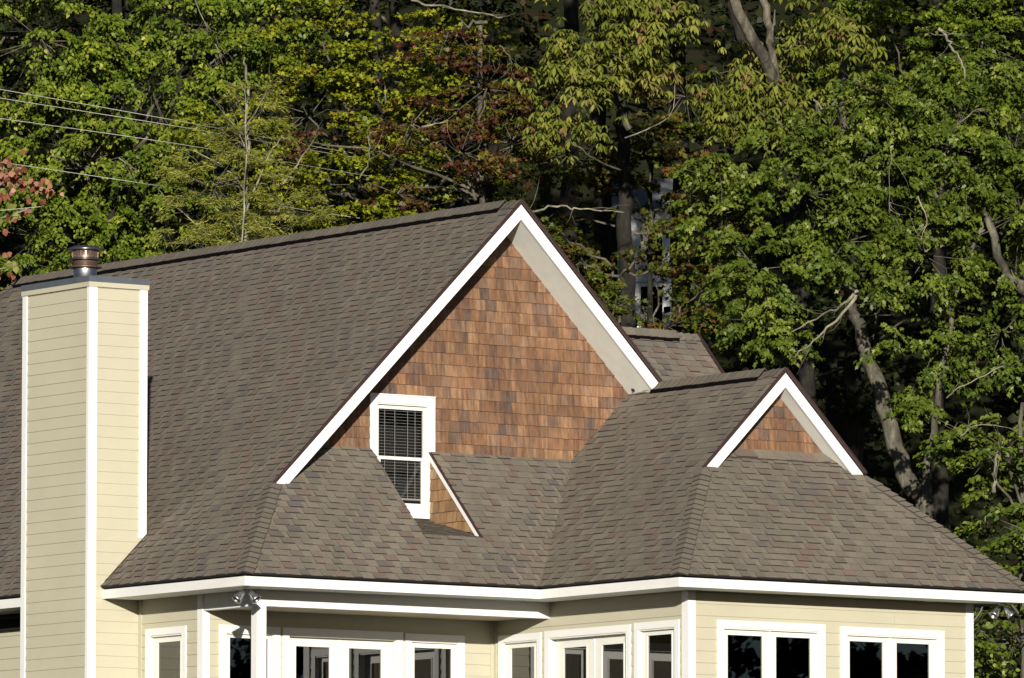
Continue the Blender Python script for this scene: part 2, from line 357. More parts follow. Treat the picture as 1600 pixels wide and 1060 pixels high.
# ---- rake boards, soffits, drip edges
def gable_trim(xr, yg, yw, zr, xl, zl, rt, rb, hh=0.28):
    "left foot cut level at zl; right board ends at rt (top point x) and rb (bottom point x)"
    mb = MB(); y0 = yg+0.0; y1 = yg+0.035
    xz_prism(mb, [(xr, zr-.03), (xr, zr-hh), (xr-(zr-hh-zl), zl), (xr-(zr-.03-zl), zl)], y0, y1); mb.build('rake_board', M['white'], roof)
    mb = MB(); zt = lambda x: zr-.03-(x-xr)
    xz_prism(mb, [(xr+.0005, zr-.0305), (rt, zt(rt)), (rb, zr-hh-(rb-xr)), (xr+.0005, zr-hh-.0005)], y0, y1); mb.build('rake_board', M['white'], roof)
    mb = MB(); a = 0.04
    xz_prism(mb, [(xr, zr-a), (xr, zr-hh+.012), (xr-(zr-hh-zl)-.3, zl-.3+.012), (xr-(zr-a-zl)-.3, zl-.3)], y1+.002, yw); mb.build('soffit', M['soffit'], roof)
    mb = MB()
    xz_prism(mb, [(xr, zr-a), (rt+.1, zr-a-(rt+.1-xr)), (rt+.1, zr-hh+.012-(rt+.1-xr)), (xr, zr-hh+.012)], y1+.002, yw); mb.build('soffit', M['soffit'], roof)
    # brown metal drip edge wrapping the shingle ends
    q = 0.018
    mb = MB(); xz_prism(mb, [(xr, zr+.030), (xr, zr-.028), (xr-(zr-.028-zl), zl), (xr-(zr+.030-zl)-.0, zl)], yg-q, yg+.004); mb.build('drip_edge', M['drip'], roof)
    mb = MB(); xe = rt+.03
    xz_prism(mb, [(xr, zr+.034), (xe, zr+.034-(xe-xr)), (xe-.03, zr-.028-(xe-.03-xr)), (xr, zr-.028)], yg-q-.03, yg+.004); mb.build('drip_edge', M['drip'], roof)
gable_trim(XR, YG, YW, XR, 0, 1.50, 8.775, 8.63)
gable_trim(WX, YGW, YWW, WZ, 0, 1.80, 10.30, 10.07, 0.27)
# right feet of the wing rake are cut level
# cross gable rake on the right side
mb = MB(); yz_prism(mb, [(3, 4.40), (3, 4.12), (1.6, 2.72), (1.6, 3.0)], 10.62, 10.65); mb.build('rake_board', M['white'], roof)
mb = MB(); yz_prism(mb, [(3, 4.42), (3, 4.37), (1.0, 2.37), (1.0, 2.42)], 10.62, 10.675); mb.build('drip_edge', M['drip'], roof)

# ---- fascias and eave soffits
FT, FB = -0.046, -0.186
def fascia(x0, y0, x1, y1, t=0.03):
    mb = MB(); mb.box((x0, y0, FB), (x1, y1, FT)); mb.build('fascia', M['fascia'], roof)
fo = 0.028
fascia(fo, fo+.032, fo+.03, 3.988)                         # left eave, house front half
fascia(fo, 5.906, fo+.03, 22.4)
fascia(fo, fo, EX1+fo, fo+.03)                             # front eave
fascia(EX1+fo, EY2+fo+.032, EX1+fo+.03, fo+.03)            # wing left eave
fascia(EX1+fo, EY2+fo, EX3-fo, EY2+fo+.03)                 # wing front eave
fascia(EX3-fo-.03, EY2+fo+.032, EX3-fo, 22.4)
mb = MB(); mb.box((fo+.031, fo+.031, FB+.004), (EX1+fo, YW-.01, FB+.02)); mb.box((fo+.031, YW-.01, FB+.004), (WI-.02, 3.98, FB+.02)); mb.build('soffit', M['soffit'], roof)
mb = MB(); mb.box((EX1+fo+.031, EY2+fo+.031, FB+.005), (EX3-fo-.031, WYF-.02, FB+.021)); mb.box((EX1+fo+.031, WYF-.02, FB+.005), (WXL-.02, YW-.01, FB+.021)); mb.box((WXR+.02, WYF, FB+.005), (EX3-fo-.031, 22.3, FB+.021)); mb.build('soffit', M['soffit'], roof)
mb = MB(); mb.box((fo+.031, 5.91, FB+.006), (WI+.4, 22.3, FB+.021)); mb.build('soffit', M['soffit'], roof)

# ---- cedar shingle walls
def cedar_wall(name, P, poly, holes, v0, rows, expo, u0, u1, seed, mt='cedar', wmin=.11, wmax=.33):
    rr = random.Random(seed); root = MB()
    pcs = [poly]
    for (h0, h1, z0_, z1_) in holes:
        i0, i1, j0, j1 = h0+.09, h1-.09, z0_+.09, z1_-.09
        pcs = [clip(ccw(poly), r_) for r_ in ([(-99, -99), (i0, -99), (i0, 99), (-99, 99)], [(i1, -99), (99, -99), (99, 99), (i1, 99)], [(i0, j1), (i1, j1), (i1, 99), (i0, 99)])]
    for q in pcs: root.hull([P(u, v, -0.10) for u, v in q], [P(u, v, -0.002) for u, v in q]); r_ = root.build(name, M['cedar_edge']); link_to_house(r_)
    for c in range(rows):
        va = v0+c*expo + rr.uniform(-.006, .006); vb = v0+(c+1)*expo+.012; u = u0 - rr.uniform(0, .2); rowv = rr.uniform(-.06, .06)
        while u < u1:
            wd = rr.choice((rr.uniform(wmin, .17), rr.uniform(.17, wmax), rr.uniform(.13, .24))); g = rr.uniform(.001, .004); jl = rr.uniform(-.004, .004)
            rect = [(u+g/2, va+jl), (u+wd-g/2, va+jl), (u+wd-g/2, vb), (u+g/2, vb)]; hb = rr.uniform(.018, .026); vv = (rr.random()**1.0 + rowv) % 1.0
            regs = [rect]
            for (h0, h1, hz0, hz1) in holes:
                out = []
                for g_ in regs:
                    for reg in ([(-99, -99), (h0, -99), (h0, 99), (-99, 99)], [(h1, -99), (99, -99), (99, 99), (h1, 99)], [(h0, -99), (h1, -99), (h1, hz0), (h0, hz0)], [(h0, hz1), (h1, hz1), (h1, 99), (h0, 99)]):
                        q = clip(g_, reg)
                        if len(q) >= 3 and abs(area2(q)) > 3e-4: out.append(q)
                regs = out
            mb = MB()
            for q in regs:
                q = clip(q, ccw(poly))
                if len(q) >= 3 and abs(area2(q)) > 3e-4:
                    mb.hull([P(a, b_, -0.001) for a, b_ in q], [P(a, b_, .003+hb*(1-(b_-va)/expo*.85)) for a, b_ in q], vv, 0, 1, cap=False)
            if mb.f: mb.build('cedar_shingle', [M[mt], M['cedar_edge']], r_)
            u += wd
    return r_
hh = .262
Pg = lin((0, YW, 0), (1, 0, 0), (0, 0, 1), (0, -1, 0))
cedar_wall('cedar_gable', Pg, [(2.45, 2.16), (EX1+2.16, 2.16), (8.705, 3.29), (XR, XR-.27), (2.45, 2.18)], [(3.76, 4.935, 1.16, 3.005)], 2.16, 22, .1755, 2.3, 9.0, 11)
Pw = lin((0, YWW, 0), (1, 0, 0), (0, 0, 1), (0, -1, 0))
cedar_wall('cedar_gable', Pw, [(WX-.98, 2.12), (WX+.98, 2.12), (WX, WZ-.27)], [], 2.13, 7, .1755, WX-1.1, WX+1.1, 12)
# cheek of the window well (faces the left)
Pc = lin((4.87, 0, 0), (0, -1, 0), (0, 0, 1), (-1, 0, 0))
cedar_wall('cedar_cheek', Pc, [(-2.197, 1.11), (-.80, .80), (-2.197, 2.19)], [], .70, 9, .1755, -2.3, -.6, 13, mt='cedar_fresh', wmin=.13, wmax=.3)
mb = MB(); yz_prism(mb, [(.775, .765), (2.195, 2.185), (2.195, 2.085), (.80, .69+.0)], 4.838, 4.872); o = mb.build('cheek_trim', M['white']); link_to_house(o)
mb = MB(); yz_prism(mb, [(.755, .768), (2.195, 2.208), (2.195, 2.187), (.775, .767)], 4.834, 4.885); o = mb.build('cheek_flashing', M['drip']); link_to_house(o)
mb = MB(); yz_prism(mb, [(.79, .75), (2.19, 2.15), (2.19, 1.0)], 3.70, 3.765); o = mb.build('cheek_wall', M['cedar_edge']); link_to_house(o)
mb = MB(); mb.box((3.70, YW-.002, 1.0), (4.95, YW+.1, 2.2)); 
# opening for window: build base wall around it instead of over it
mb = MB()
for (a0, a1, z0, z1) in ((3.70, 3.80, 1.0, 2.16), (4.90, 4.98, 1.0, 2.16), (3.80, 4.90, 1.0, 1.19)): mb.box((a0, YW+.002, z0), (a1, YW+.1, z1))
o = mb.build('cheek_wall', M['cedar_edge']); link_to_house(o)
# flashing course at the foot of the wing gable
y = YWW; x = 7.62
while x < 9.90:
    x1 = min(9.92, x+rnd.uniform(.2, .42)); l0 = rnd.uniform(.03, .055); l1 = rnd.uniform(.03, .055); q = y-.17+rnd.uniform(-.012, .012); mb = MB()
    mb.hull([(x, q, q-EY2+.012), (x1, q, q-EY2+.012), (x1, y-.02, y-EY2), (x, y-.02, y-EY2)], [(x, q-.004, q-EY2+l0), (x1, q-.004, q-EY2+l1), (x1, y-.02, y-EY2+.02), (x, y-.02, y-EY2+.02)], rnd.random(), 0, 1)
    mb.build('apron_shingle', [M['shingle'], M['asphalt_edge']], roof); x = x1+.003

# ---- sided walls
LAP = 0.178
class Frame:
    def __init__(s, O, A, N): s.O, s.A, s.N = Vector(O), Vector(A), Vector(N)
    def p(s, a, z, o=0): q = s.O + s.A*a + s.N*o; return (q.x, q.y, z)
    def box(s, mb, a0, a1, z0, z1, o0, o1, m=0, att=.5):
        q = [s.p(a0, z0, o0), s.p(a1, z0, o0), s.p(a1, z0, o1), s.p(a0, z0, o1)]
        mb.hull([(x, y, z0) for x, y, _ in q], [(x, y, z1) for x, y, _ in q], att, m)
def cells(a0, a1, z0, z1, holes):
    zs = sorted({z0, z1} | {z for h in holes for z in h[2:] if z0 < z < z1}); out = []
    for za, zb in zip(zs, zs[1:]):
        cur = [(a0, a1)]
        for h in holes:
            if h[2] < zb-1e-6 and h[3] > za+1e-6:
                nx = []
                for (p, q) in cur:
                    if h[0] > p: nx.append((p, min(q, h[0])))
                    if h[1] < q: nx.append((max(p, h[1]), q))
                cur = [c for c in nx if c[1]-c[0] > 1e-3]
        out += [(p, q, za, zb) for p, q in cur]
    return out
def siding(root, fr, a0, a1, z0, z1, holes, phase=0.0):
    zt = z0
    while zt < z1-1e-3:
        zb = min(zt+LAP, z1)
        cs = []
        for (p, q, za, zc) in cells(a0, a1, zt, zb, holes):
            if q-p > 2.2: x_ = p+rnd.uniform(.25, .75)*(q-p); cs += [(p, x_-.0015, za, zc), (x_+.0015, q, za, zc)]
            else: cs.append((p, q, za, zc))
        for (p, q, za, zc) in cs:
            mb = MB()
            f0 = lambda z: .004 + .013*(1-(z-zt)/LAP)
            mb.hull([fr.p(p, za, 0), fr.p(q, za, 0), fr.p(q, za, f0(za)), fr.p(p, za, f0(za))], [fr.p(p, zc, 0), fr.p(q, zc, 0), fr.p(q, zc, f0(zc)), fr.p(p, zc, f0(zc))])
            mb.build('siding_board', M['cream'], root)
        zt += LAP
def sided_wall(fr, L, z0, z1, holes, a0=0.0, zphase=None):
    mb = MB()
    for c in cells(0, L, z0, z1, holes): fr.box(mb, c[0], c[1], c[2], c[3], -.12, -.001)
    r_ = mb.build('wall', M['cream']); link_to_house(r_)
    siding(r_, fr, a0, L, z0, z1, holes); return r_
def ins(h, c=.11): return (h[0]+c, h[1]-c, h[2]+c, h[3]-c)
def window(fr, cas, panes, gz, depth=.05, cw=.11, name='window', glassm='glass', door=False, shift=0.0):
    a0, a1, z0, z1 = cas; i0, i1, j0, j1 = a0+cw, a1-cw, z0+cw, z1-cw
    mb = MB()
    fr.box(mb, a0, a1, j1, z1, -.02, .034); fr.box(mb, a0, a1, z0, j0, -.02, .034); fr.box(mb, a0, i0, j0, j1, -.02, .033); fr.box(mb, i1, a1, j0, j1, -.02, .033)
    win = mb.build(name, M['white']); link_to_house(win)
    mb = MB(); t = .022; d0 = -depth-.06
    for (p, q, r, s_) in ((i0, i1, j1-t, j1), (i0, i1, j0, j0+t), (i0, i0+t, j0+t, j1-t), (i1-t, i1, j0+t, j1-t)): fr.box(mb, p, q, r, s_, d0, .018)
    mb.build('jamb', M['sash'], win)
    gb, gt = gz; lo, hi = i0+t, i1-t
    edges = [lo] + [(panes[k][1]+panes[k+1][0])/2 for k in range(len(panes)-1)] + [hi]
    for k, (g0, g1) in enumerate(panes):
        e0, e1 = edges[k]+(.012 if k else 0), edges[k+1]-(.012 if k < len(panes)-1 else 0)
        mb = MB(); dd = -depth+.018
        fr.box(mb, e0, g0, j0+t, j1-t, -depth-.02, dd); fr.box(mb, g1, e1, j0+t, j1-t, -depth-.02, dd)
        fr.box(mb, g0, g1, gt, j1-t, -depth-.02, dd); fr.box(mb, g0, g1, j0+t, gb, -depth-.02, dd)
        bw = .012                                   # glazing bead
        fr.box(mb, g0-.02, g0, gb-.02, gt+.02, dd, dd+.008); fr.box(mb, g1, g1+.02, gb-.02, gt+.02, dd, dd+.008); fr.box(mb, g0, g1, gt, gt+.02, dd, dd+.0075)
        s_ = mb.build('door_leaf' if door else 'sash', M['sash'], win)
        mb = MB(); fr.box(mb, g0, g1, gb, gt, -depth-.003, -depth+.003); mb.build('pane', M[glassm], win)
    for k in range(len(panes)-1):
        mb = MB(); c = edges[k+1]; fr.box(mb, c-.012, c+.012, j0+t, j1-t, -depth-.02, -depth+.03 if door else -depth+.045); mb.build('mullion', M['sash'], win)
    return win
ZB = -3.4
# left wall between chimney and porch
fl = Frame((WI, 3.988, 0), (0, -1, 0), (-1, 0, 0))
cw_ = (3.988-3.774, 3.988-2.638, -2.2, -.637)
sided_wall(fl, 1.79, ZB, FB, [ins(cw_)], a0=0)
window(fl, cw_, [(3.988-3.44-.07, 3.988-2.80-.07)], (-2.05, -.857))
# far left wall
ff = Frame((WI, 22.0, 0), (0, -1, 0), (-1, 0, 0))
sided_wall(ff, 16.1, ZB, -.44, [])
mb = MB(); mb.box((WI+.35, 5.9, -.44), (WI+.4, 22, FB+.01)); mb.box((WI-.12, 5.9, -.46), (WI+.4, 22, -.442)); o = mb.build('shade_black_recess', M['black']); link_to_house(o)  # black lining paints in the darkness of a deep opening
# door wall under the porch
fd = Frame((WI, YW, 0), (1, 0, 0), (0, -1, 0))
DW = [(.982, 2.09, -2.2, -.632), (2.137, 4.361, -3.02, -.632), (4.401, 5.521, -2.2, -.645)]
dh = [ins((a-WI, b_-WI, c, d)) for a, b_, c, d in DW]; DW = [(a-WI, b_-WI, c, d) for a, b_, c, d in DW]
sided_wall(fd, WXL-WI, ZB, FB, dh)
window(fd, DW[0], [(1.205-WI, 1.90-WI)], (-2.05, -.82))
window(fd, DW[1], [(2.447-WI, 3.07-WI), (3.425-WI, 4.03-WI)], (-2.7, -.905), depth=.10, name='french_door', door=True)
window(fd, DW[2], [(4.611-WI, 5.31-WI)], (-2.05, -.855))
# wing left wall
fw = Frame((WXL, YW, 0), (0, -1, 0), (-1, 0, 0)); Y0 = YW
WW = [(Y0-2.05, Y0-.907, -2.2, -.632), (Y0-.815, Y0+1.431, -3.02, -.622), (Y0+1.53, Y0+2.676, -2.2, -.61)]
wl = sided_wall(fw, YW-WYF, ZB, FB, [ins(h) for h in WW])
window(fw, WW[0], [(Y0-1.722-.07, Y0-1.088-.07)], (-2.05, -.84))
window(fw, WW[1], [(Y0-.306-.15, Y0+.299-.15), (Y0+.701-.15, Y0+1.266-.15)], (-2.7, -.895), depth=.10, name='french_door', door=True)
window(fw, WW[2], [(Y0+1.869-.07, Y0+2.489-.07)], (-2.05, -.815))
# wing front wall
fr_ = Frame((WXL, WYF, 0), (1, 0, 0), (0, -1, 0)); X0 = WXL
RW = [(6.626-X0, 8.666-X0, -2.2, -.608), (8.967-X0, 10.97-X0, -2.2, -.625)]
sided_wall(fr_, WXR-WXL, ZB, FB, [ins(h) for h in RW])
window(fr_, RW[0], [(6.853-X0, 7.513-X0), (7.768-X0, 8.426-X0)], (-2.05, -.824))
window(fr_, RW[1], [(9.174-X0, 9.821-X0), (10.082-X0, 10.724-X0)], (-2.05, -.838))
# unseen right and back walls
fx = Frame((WXR, WYF, 0), (0, 1, 0), (1, 0, 0)); sided_wall(fx, 22-WYF, ZB, FB, [])
fy = Frame((WXR, 22, 0), (-1, 0, 0), (0, 1, 0)); sided_wall(fy, WXR-WI, ZB, FB, [])
# room lining
mb = MB(); mb.box((WI+.15, YW+4, -3.2), (WXR-.15, YW+4.1, -.25)); mb.box((WI+.15, YW+.15, -3.15), (WXR-.15, 21.8, -3.05)); mb.box((WXL+.15, WYF+.15, -3.15), (WXR-.15, YW+.14, -3.05)); mb.box((WI+.15, YW+.15, -.26), (WXR-.15, 21.8, -.21)); mb.box((WXL+.15, WYF+.15, -.26), (WXR-.15, YW+.14, -.21))
mb.box((3.5, YW+.8, 1.2), (5.2, YW+.9, 3.1)); mb.box((3.5, YW+.12, 1.1), (5.2, YW+.8, 1.18)); mb.box((3.5, YW+.12, 3.05), (5.2, YW+.8, 3.1)); mb.box((3.45, YW+.12, 1.1), (3.5, YW+.9, 3.1)); mb.box((5.2, YW+.12, 1.1), (5.25, YW+.9, 3.1))
o = mb.build('interior', M['dark']); link_to_house(o)
# corner trims
def trim(p0, p1, mat='white', name='corner_trim'):
    mb = MB(); mb.box(p0, p1); o = mb.build(name, M[mat]); return link_to_house(o)
trim((WI-.026, YW-.026, ZB), (WI-.004, YW+.12, FB)); trim((WI-.004, YW-.026, ZB), (WI+.105, YW-.003, FB))
trim((WI-.022, 3.90, ZB), (WI-.002, 3.985, FB), 'cream'); 
trim((WXL-.026, WYF-.026, ZB), (WXL-.004, WYF+.14, FB)); trim((WXL-.004, WYF-.026, ZB), (WXL+.115, WYF-.003, FB))
trim((WXR-.115, WYF-.026, ZB), (WXR+.024, WYF-.003, FB)); trim((WXR+.002, WYF-.003, ZB), (WXR+.024, WYF+.12, FB))
trim((WXL-.022, YW-.085, ZB), (WXL-.002, YW-.022, FB), 'cream'); trim((WXL-.085, YW-.024, ZB), (WXL-.024, YW-.003, FB), 'cream')
# porch beam, post, ceiling
trim((.69, .70, -.43), (WXL-.005, .86, FB+.003), 'white', 'porch_beam')
trim((.69, .862, -.43), (.85, YW-.03, FB+.003), 'white', 'porch_beam')
trim((.852, .862, -.40), (WXL-.03, YW-.03, -.385), 'porch', 'porch_ceiling')
post = trim((.693, .703, -3.0), (.863, .857, -.431), 'white', 'porch_post')
mb = MB(); mb.box((.68, .69, -3.0), (.876, .87, -2.86)); mb.build('post_base', M['white'], post)
trim((.3, .3, -3.15), (WXL-.03, YW-.03, -3.0), 'conc', 'porch_floor')

# ---- gable window with blinds
fg = Frame((3.74, YW, 0), (1, 0, 0), (0, -1, 0)); gw = 4.955-3.74
win = window(fg, (0, gw, 1.142, 3.025), [(.19, gw-.185)], (1.37, 2.82), depth=.05, cw=.12, glassm='glass_clear')
mb = MB(); fg.box(mb, .17, gw-.165, 2.035, 2.085, -.045, -.012); mb.build('meeting_rail', M['sash'], win)
mb = MB(); fg.box(mb, .19, .225, 1.37, 2.03, -.045, -.02); fg.box(mb, gw-.22, gw-.185, 1.37, 2.03, -.045, -.02); mb.build('lower_sash', M['sash'], win)
mb = MB(); fg.box(mb, -.0, gw, 3.027, 3.045, -.01, .05); mb.build('head_flashing', M['white'], win)
z = 2.80; first = None
while z > 1.46:
    if first is None:
        mb = MB(); c = [(.20, .0015, -.095), (gw-.195, .0015, -.095), (gw-.195, -.0015, -.072), (.20, -.0015, -.072)]
        mb.hull([fg.p(a, -.0018+dz, o_) for a, dz, o_ in c], [fg.p(a, .0018+dz, o_) for a, dz, o_ in c]); first = mb.build('blind_slat', M['blind'], win); first.location.z = z; o = first
    else:
        o = first.copy(); sc.collection.objects.link(o); o.location.z = z
    z -= .047
for a in (.33, .52, .76, .90):
    mb = MB(); fg.box(mb, a, a+.006, 1.45, 2.82, -.070, -.066); mb.build('blind_cord', M['blind'], win)
mb = MB(); fg.box(mb, .20, gw-.195, 1.425, 1.45, -.095, -.07); mb.build('bottom_rail', M['blind'], win)

# ---- chimney
CX0, CX1, CY0, CY1, CT = -.237, .80, 3.988, 5.905, 4.609
mb = MB(); mb.box((CX0+.012, CY0+.012, ZB-.3), (CX1-.012, CY1-.012, CT)); chim = mb.build('chimney', M['cream']); link_to_house(chim)
cf = Frame((CX0, CY0+.012, 0), (1, 0, 0), (0, -1, 0)); cl = Frame((CX0+.012, CY1, 0), (0, -1, 0), (-1, 0, 0))
zt = ZB-.3
while zt < CT-.002:
    zb = min(zt+.1765, CT)
    for fr, L in ((cf, CX1-CX0), (cl, CY1-CY0)):
        mb = MB(); o0, o1 = .014, .003
        mb.hull([fr.p(.01, zt, 0), fr.p(L-.01, zt, 0), fr.p(L-.01, zt, o0), fr.p(.01, zt, o0)], [fr.p(.01, zb, 0), fr.p(L-.01, zb, 0), fr.p(L-.01, zb, o1), fr.p(.01, zb, o1)])
        mb.build('siding_board', M['cream'], chim)
    zt += .1765
def ctrim(p0, p1, mat='white', name='corner_trim'):
    mb = MB(); mb.box(p0, p1); return mb.build(name, M[mat], chim)
ctrim((CX0-.014, CY0-.014, ZB-.3), (CX0+.004, CY0+.055, CT)); ctrim((CX0+.004, CY0-.014, ZB-.3), (CX0+.135, CY0+.004, CT))
ctrim((CX1-.125, CY0-.014, CX1-.03), (CX1+.012, CY0+.004, CT)); ctrim((CX0-.014, CY1-.11, ZB-.3), (CX0+.004, CY1+.014, CT))
mb = MB(); e = .03; mb.box((CX0-e, CY0-e, CT+.001), (CX1+e, CY1+e, CT+.075)); mb.build('frieze_board', M['cream'], chim)
mb = MB(); e = .036; mb.box((CX0-e, CY0-e, CT+.076), (CX1+e, CY1+e, CT+.168)); mb.build('chase_cover', M['galv'], chim)
fc = (.28, 4.945, CT+.168)
mb = MB(); lathe(mb, [(.30, 0), (.19, .03), (.180, .035), (.180, .25)], fc, seg=32); mb.build('flue_pipe', M['steel'], chim, True)
mb = MB(); lathe(mb, [(.15, .235), (.195, .24), (.195, .50), (.18, .505)], fc, seg=36); mb.build('flue_housing', M['copper'], chim, True)
mb = MB()
for q in range(18):
    a_ = q*math.pi/9; cx_, cy_ = math.cos(a_), math.sin(a_); tx, ty = -cy_*.012, cx_*.012; bx, by = fc[0]+cx_*.197, fc[1]+cy_*.197
    mb.hull([(bx-tx, by-ty, fc[2]+.39), (bx+tx, by+ty, fc[2]+.39), (bx+tx+cx_*.006, by+ty+cy_*.006, fc[2]+.39), (bx-tx+cx_*.006, by-ty+cy_*.006, fc[2]+.39)], [(bx-tx, by-ty, fc[2]+.485), (bx+tx, by+ty, fc[2]+.485), (bx+tx+cx_*.006, by+ty+cy_*.006, fc[2]+.485), (bx-tx+cx_*.006, by-ty+cy_*.006, fc[2]+.485)])
mb.build('flue_rib', M['copper'], chim)
for h in (.245, .365):
    mb = MB(); lathe(mb, [(.19, h-.012), (.262, h-.02), (.266, h-.008), (.262, h), (.19, h+.02)], fc, seg=36); mb.build('flue_ring', M['copper'] if h < .3 else M['cap'], chim, True)
mb = MB(); lathe(mb, [(.18, .495), (.262, .498), (.27, .51), (.262, .53), (.18, .565), (.0, .58)], fc, seg=36); mb.build('rain_cap', M['cap'], chim, True)
# step flashing on the roof beside the chimney foot
mb = MB(); xz_prism(mb, [(.05, .05), (.84, .84), (.84, .875), (.05, .085)], CY0-.02, CY0-.015); mb.build('step_flashing', M['drip'], chim)

# ---- twin floodlights under the eave corners
def floodlight(loc, label, yaw=0.0):
    root = empty('floodlight', loc); tag(root, label, 'floodlight', 'floodlights under the eave corners')
    mb = MB(); lathe(mb, [(0, 0), (.055, 0), (.055, -.02), (.03, -.035), (0, -.035)], (0, 0, 0), seg=16); mb.build('mounting_plate', M['sash'], root, True)
    for sx in (-1, 1):
        d = Vector((sx*.62, -.35, -.75)).normalized(); d = Matrix.Rotation(yaw, 3, 'Z') @ d
        mb = MB(); lathe(mb, [(0, .0), (.018, .0), (.022, .06), (.040, .07), (.045, .115), (.066, .18), (.080, .225), (.080, .24), (.070, .24)], Vector((sx*.012, 0, -.03)), d, 18)
        h = mb.build('lamp_housing', M['steel'], root, True)
        mb = MB(); lathe(mb, [(.070, .225), (.06, .245), (.035, .26), (0, .264)], Vector((sx*.012, 0, -.03)), d, 18); mb.build('lens', M['glass_clear'], h, True)
        mb = MB(); lathe(mb, [(.069, .23), (.035, .15), (0, .14)], Vector((sx*.012, 0, -.03)), d, 18); mb.build('reflector', M['steel'], h, True)
    return root
floodlight((.26, .33, FB+.004), 'twin steel floodlight under the eave corner above the porch post', math.radians(-35))
floodlight((11.86, -3.2, FB+.004), 'twin steel floodlight under the far right eave corner of the wing', math.radians(-20))

#FOREST
# ------------------------------------------------------------------ trees
def leaf_mat(name, stops, rough=0.5, spec=0.22, trans=0.12):
    stops = [(p, (c[0]*1.08, c[1]*1.06, c[2]*0.72)) for p, c in stops]
    m, nt, b = newmat(name, rough, spec)
    a = node(nt, 'ShaderNodeAttribute', attribute_name='v'); r = ramp(nt, a.outputs['Fac'], stops)
    n = noise(nt, 0.9, 3, 0.6); g = ramp(nt, n.outputs[0], [(0.3, (0.70, 0.74, 0.75)), (0.7, (1.22, 1.18, 1.1))]); x = mul(nt, r.outputs[0], g.outputs[0])
    nt.links.new(x.outputs[0], b.inputs['Base Color'])
    t = node(nt, 'ShaderNodeBsdfTranslucent'); nt.links.new(x.outputs[0], t.inputs[0])
    mx = node(nt, 'ShaderNodeMixShader'); mx.inputs[0].default_value = trans
    out = nt.nodes['Material Output']; nt.links.new(b.outputs[0], mx.inputs[1]); nt.links.new(t.outputs[0], mx.inputs[2]); nt.links.new(mx.outputs[0], out.inputs[0])
    return m
LM = {
 'maple': leaf_mat('maple_leaf', [(0, (0.047, 0.081, 0.010)), (0.35, (0.086, 0.130, 0.016)), (0.7, (0.143, 0.189, 0.026)), (0.93, (0.234, 0.260, 0.052)), (1, (0.286, 0.273, 0.104))]),
 'golden': leaf_mat('yellow_green_leaf', [(0, (0.081, 0.104, 0.010)), (0.4, (0.156, 0.189, 0.014)), (0.8, (0.260, 0.273, 0.026)), (0.92, (0.221, 0.156, 0.039)), (1, (0.182, 0.058, 0.039))]),
 'red': leaf_mat('dark_red_leaf', [(0, (0.045, 0.016, 0.014)), (0.35, (0.085, 0.028, 0.024)), (0.6, (0.085, 0.070, 0.018)), (0.8, (0.12, 0.115, 0.022)), (1, (0.17, 0.045, 0.04))]),
 'olive': leaf_mat('olive_needle', [(0, (0.143, 0.156, 0.036)), (0.5, (0.221, 0.234, 0.055)), (1, (0.312, 0.305, 0.098))], 0.6, 0.3),
 'chestnut': leaf_mat('drooping_leaflet', [(0, (0.067, 0.089, 0.019)), (0.4, (0.135, 0.159, 0.035)), (0.75, (0.217, 0.221, 0.070)), (0.88, (0.240, 0.202, 0.105)), (1, (0.192, 0.082, 0.082))]),
 'oak': leaf_mat('oak_leaf', [(0, (0.043, 0.071, 0.012)), (0.4, (0.079, 0.115, 0.017)), (0.8, (0.127, 0.166, 0.032)), (0.96, (0.203, 0.235, 0.082)), (1, (0.274, 0.288, 0.140))], 0.48, 0.3),
 'dark': leaf_mat('shade_dark_leaf', [(0, (0.010, 0.016, 0.004)), (0.5, (0.017, 0.024, 0.006)), (0.85, (0.027, 0.031, 0.009)), (1, (0.045, 0.014, 0.010))], 0.6, 0.25),  # shade of the deep woods put into the leaf colour
 'mixed': leaf_mat('mixed_autumn_leaf', [(0, (0.035, 0.055, 0.008)), (0.5, (0.090, 0.110, 0.015)), (0.75, (0.13, 0.09, 0.03)), (1, (0.13, 0.04, 0.025))]),
 'pink': leaf_mat('pink_dogwood_leaf', [(0, (0.14, 0.04, 0.036)), (0.5, (0.27, 0.10, 0.085)), (0.85, (0.38, 0.20, 0.155)), (1, (0.16, 0.17, 0.05))], 0.5, 0.4),
}
def bark_mat(name, c0, c1, c2):
    m, nt, b = newmat(name, 0.9, 0.2)
    n = noise(nt, 7, 6, 0.7, stretch=(1, 1, 0.3)); n2 = noise(nt, 1.7, 4, 0.6)
    r = ramp(nt, n.outputs[0], [(0.3, c0), (0.5, c1), (0.72, c2)]); g = ramp(nt, n2.outputs[0], [(0.38, (0.5,)*3), (0.58, (1.15, 1.15, 1.08))])  # broad patches: bark mottling plus dappled shade put into the colour
    x = mul(nt, r.outputs[0], g.outputs[0]); nt.links.new(x.outputs[0], b.inputs['Base Color']); bump(nt, b, n.outputs[0], 0.03); return m
BK = {'brown': bark_mat('brown_twig_bark', (0.05, 0.042, 0.032), (0.11, 0.095, 0.075), (0.19, 0.17, 0.135)), 'grey': bark_mat('grey_bark', (0.035, 0.031, 0.025), (0.10, 0.092, 0.072), (0.235, 0.22, 0.165)), 'pale': bark_mat('pale_bark', (0.10, 0.09, 0.07), (0.24, 0.22, 0.17), (0.36, 0.33, 0.25)), 'dark': bark_mat('shade_dark_bark', (0.010, 0.009, 0.008), (0.022, 0.020, 0.017), (0.042, 0.038, 0.031))}  # the dark bark carries the shade on the trunks in its colour

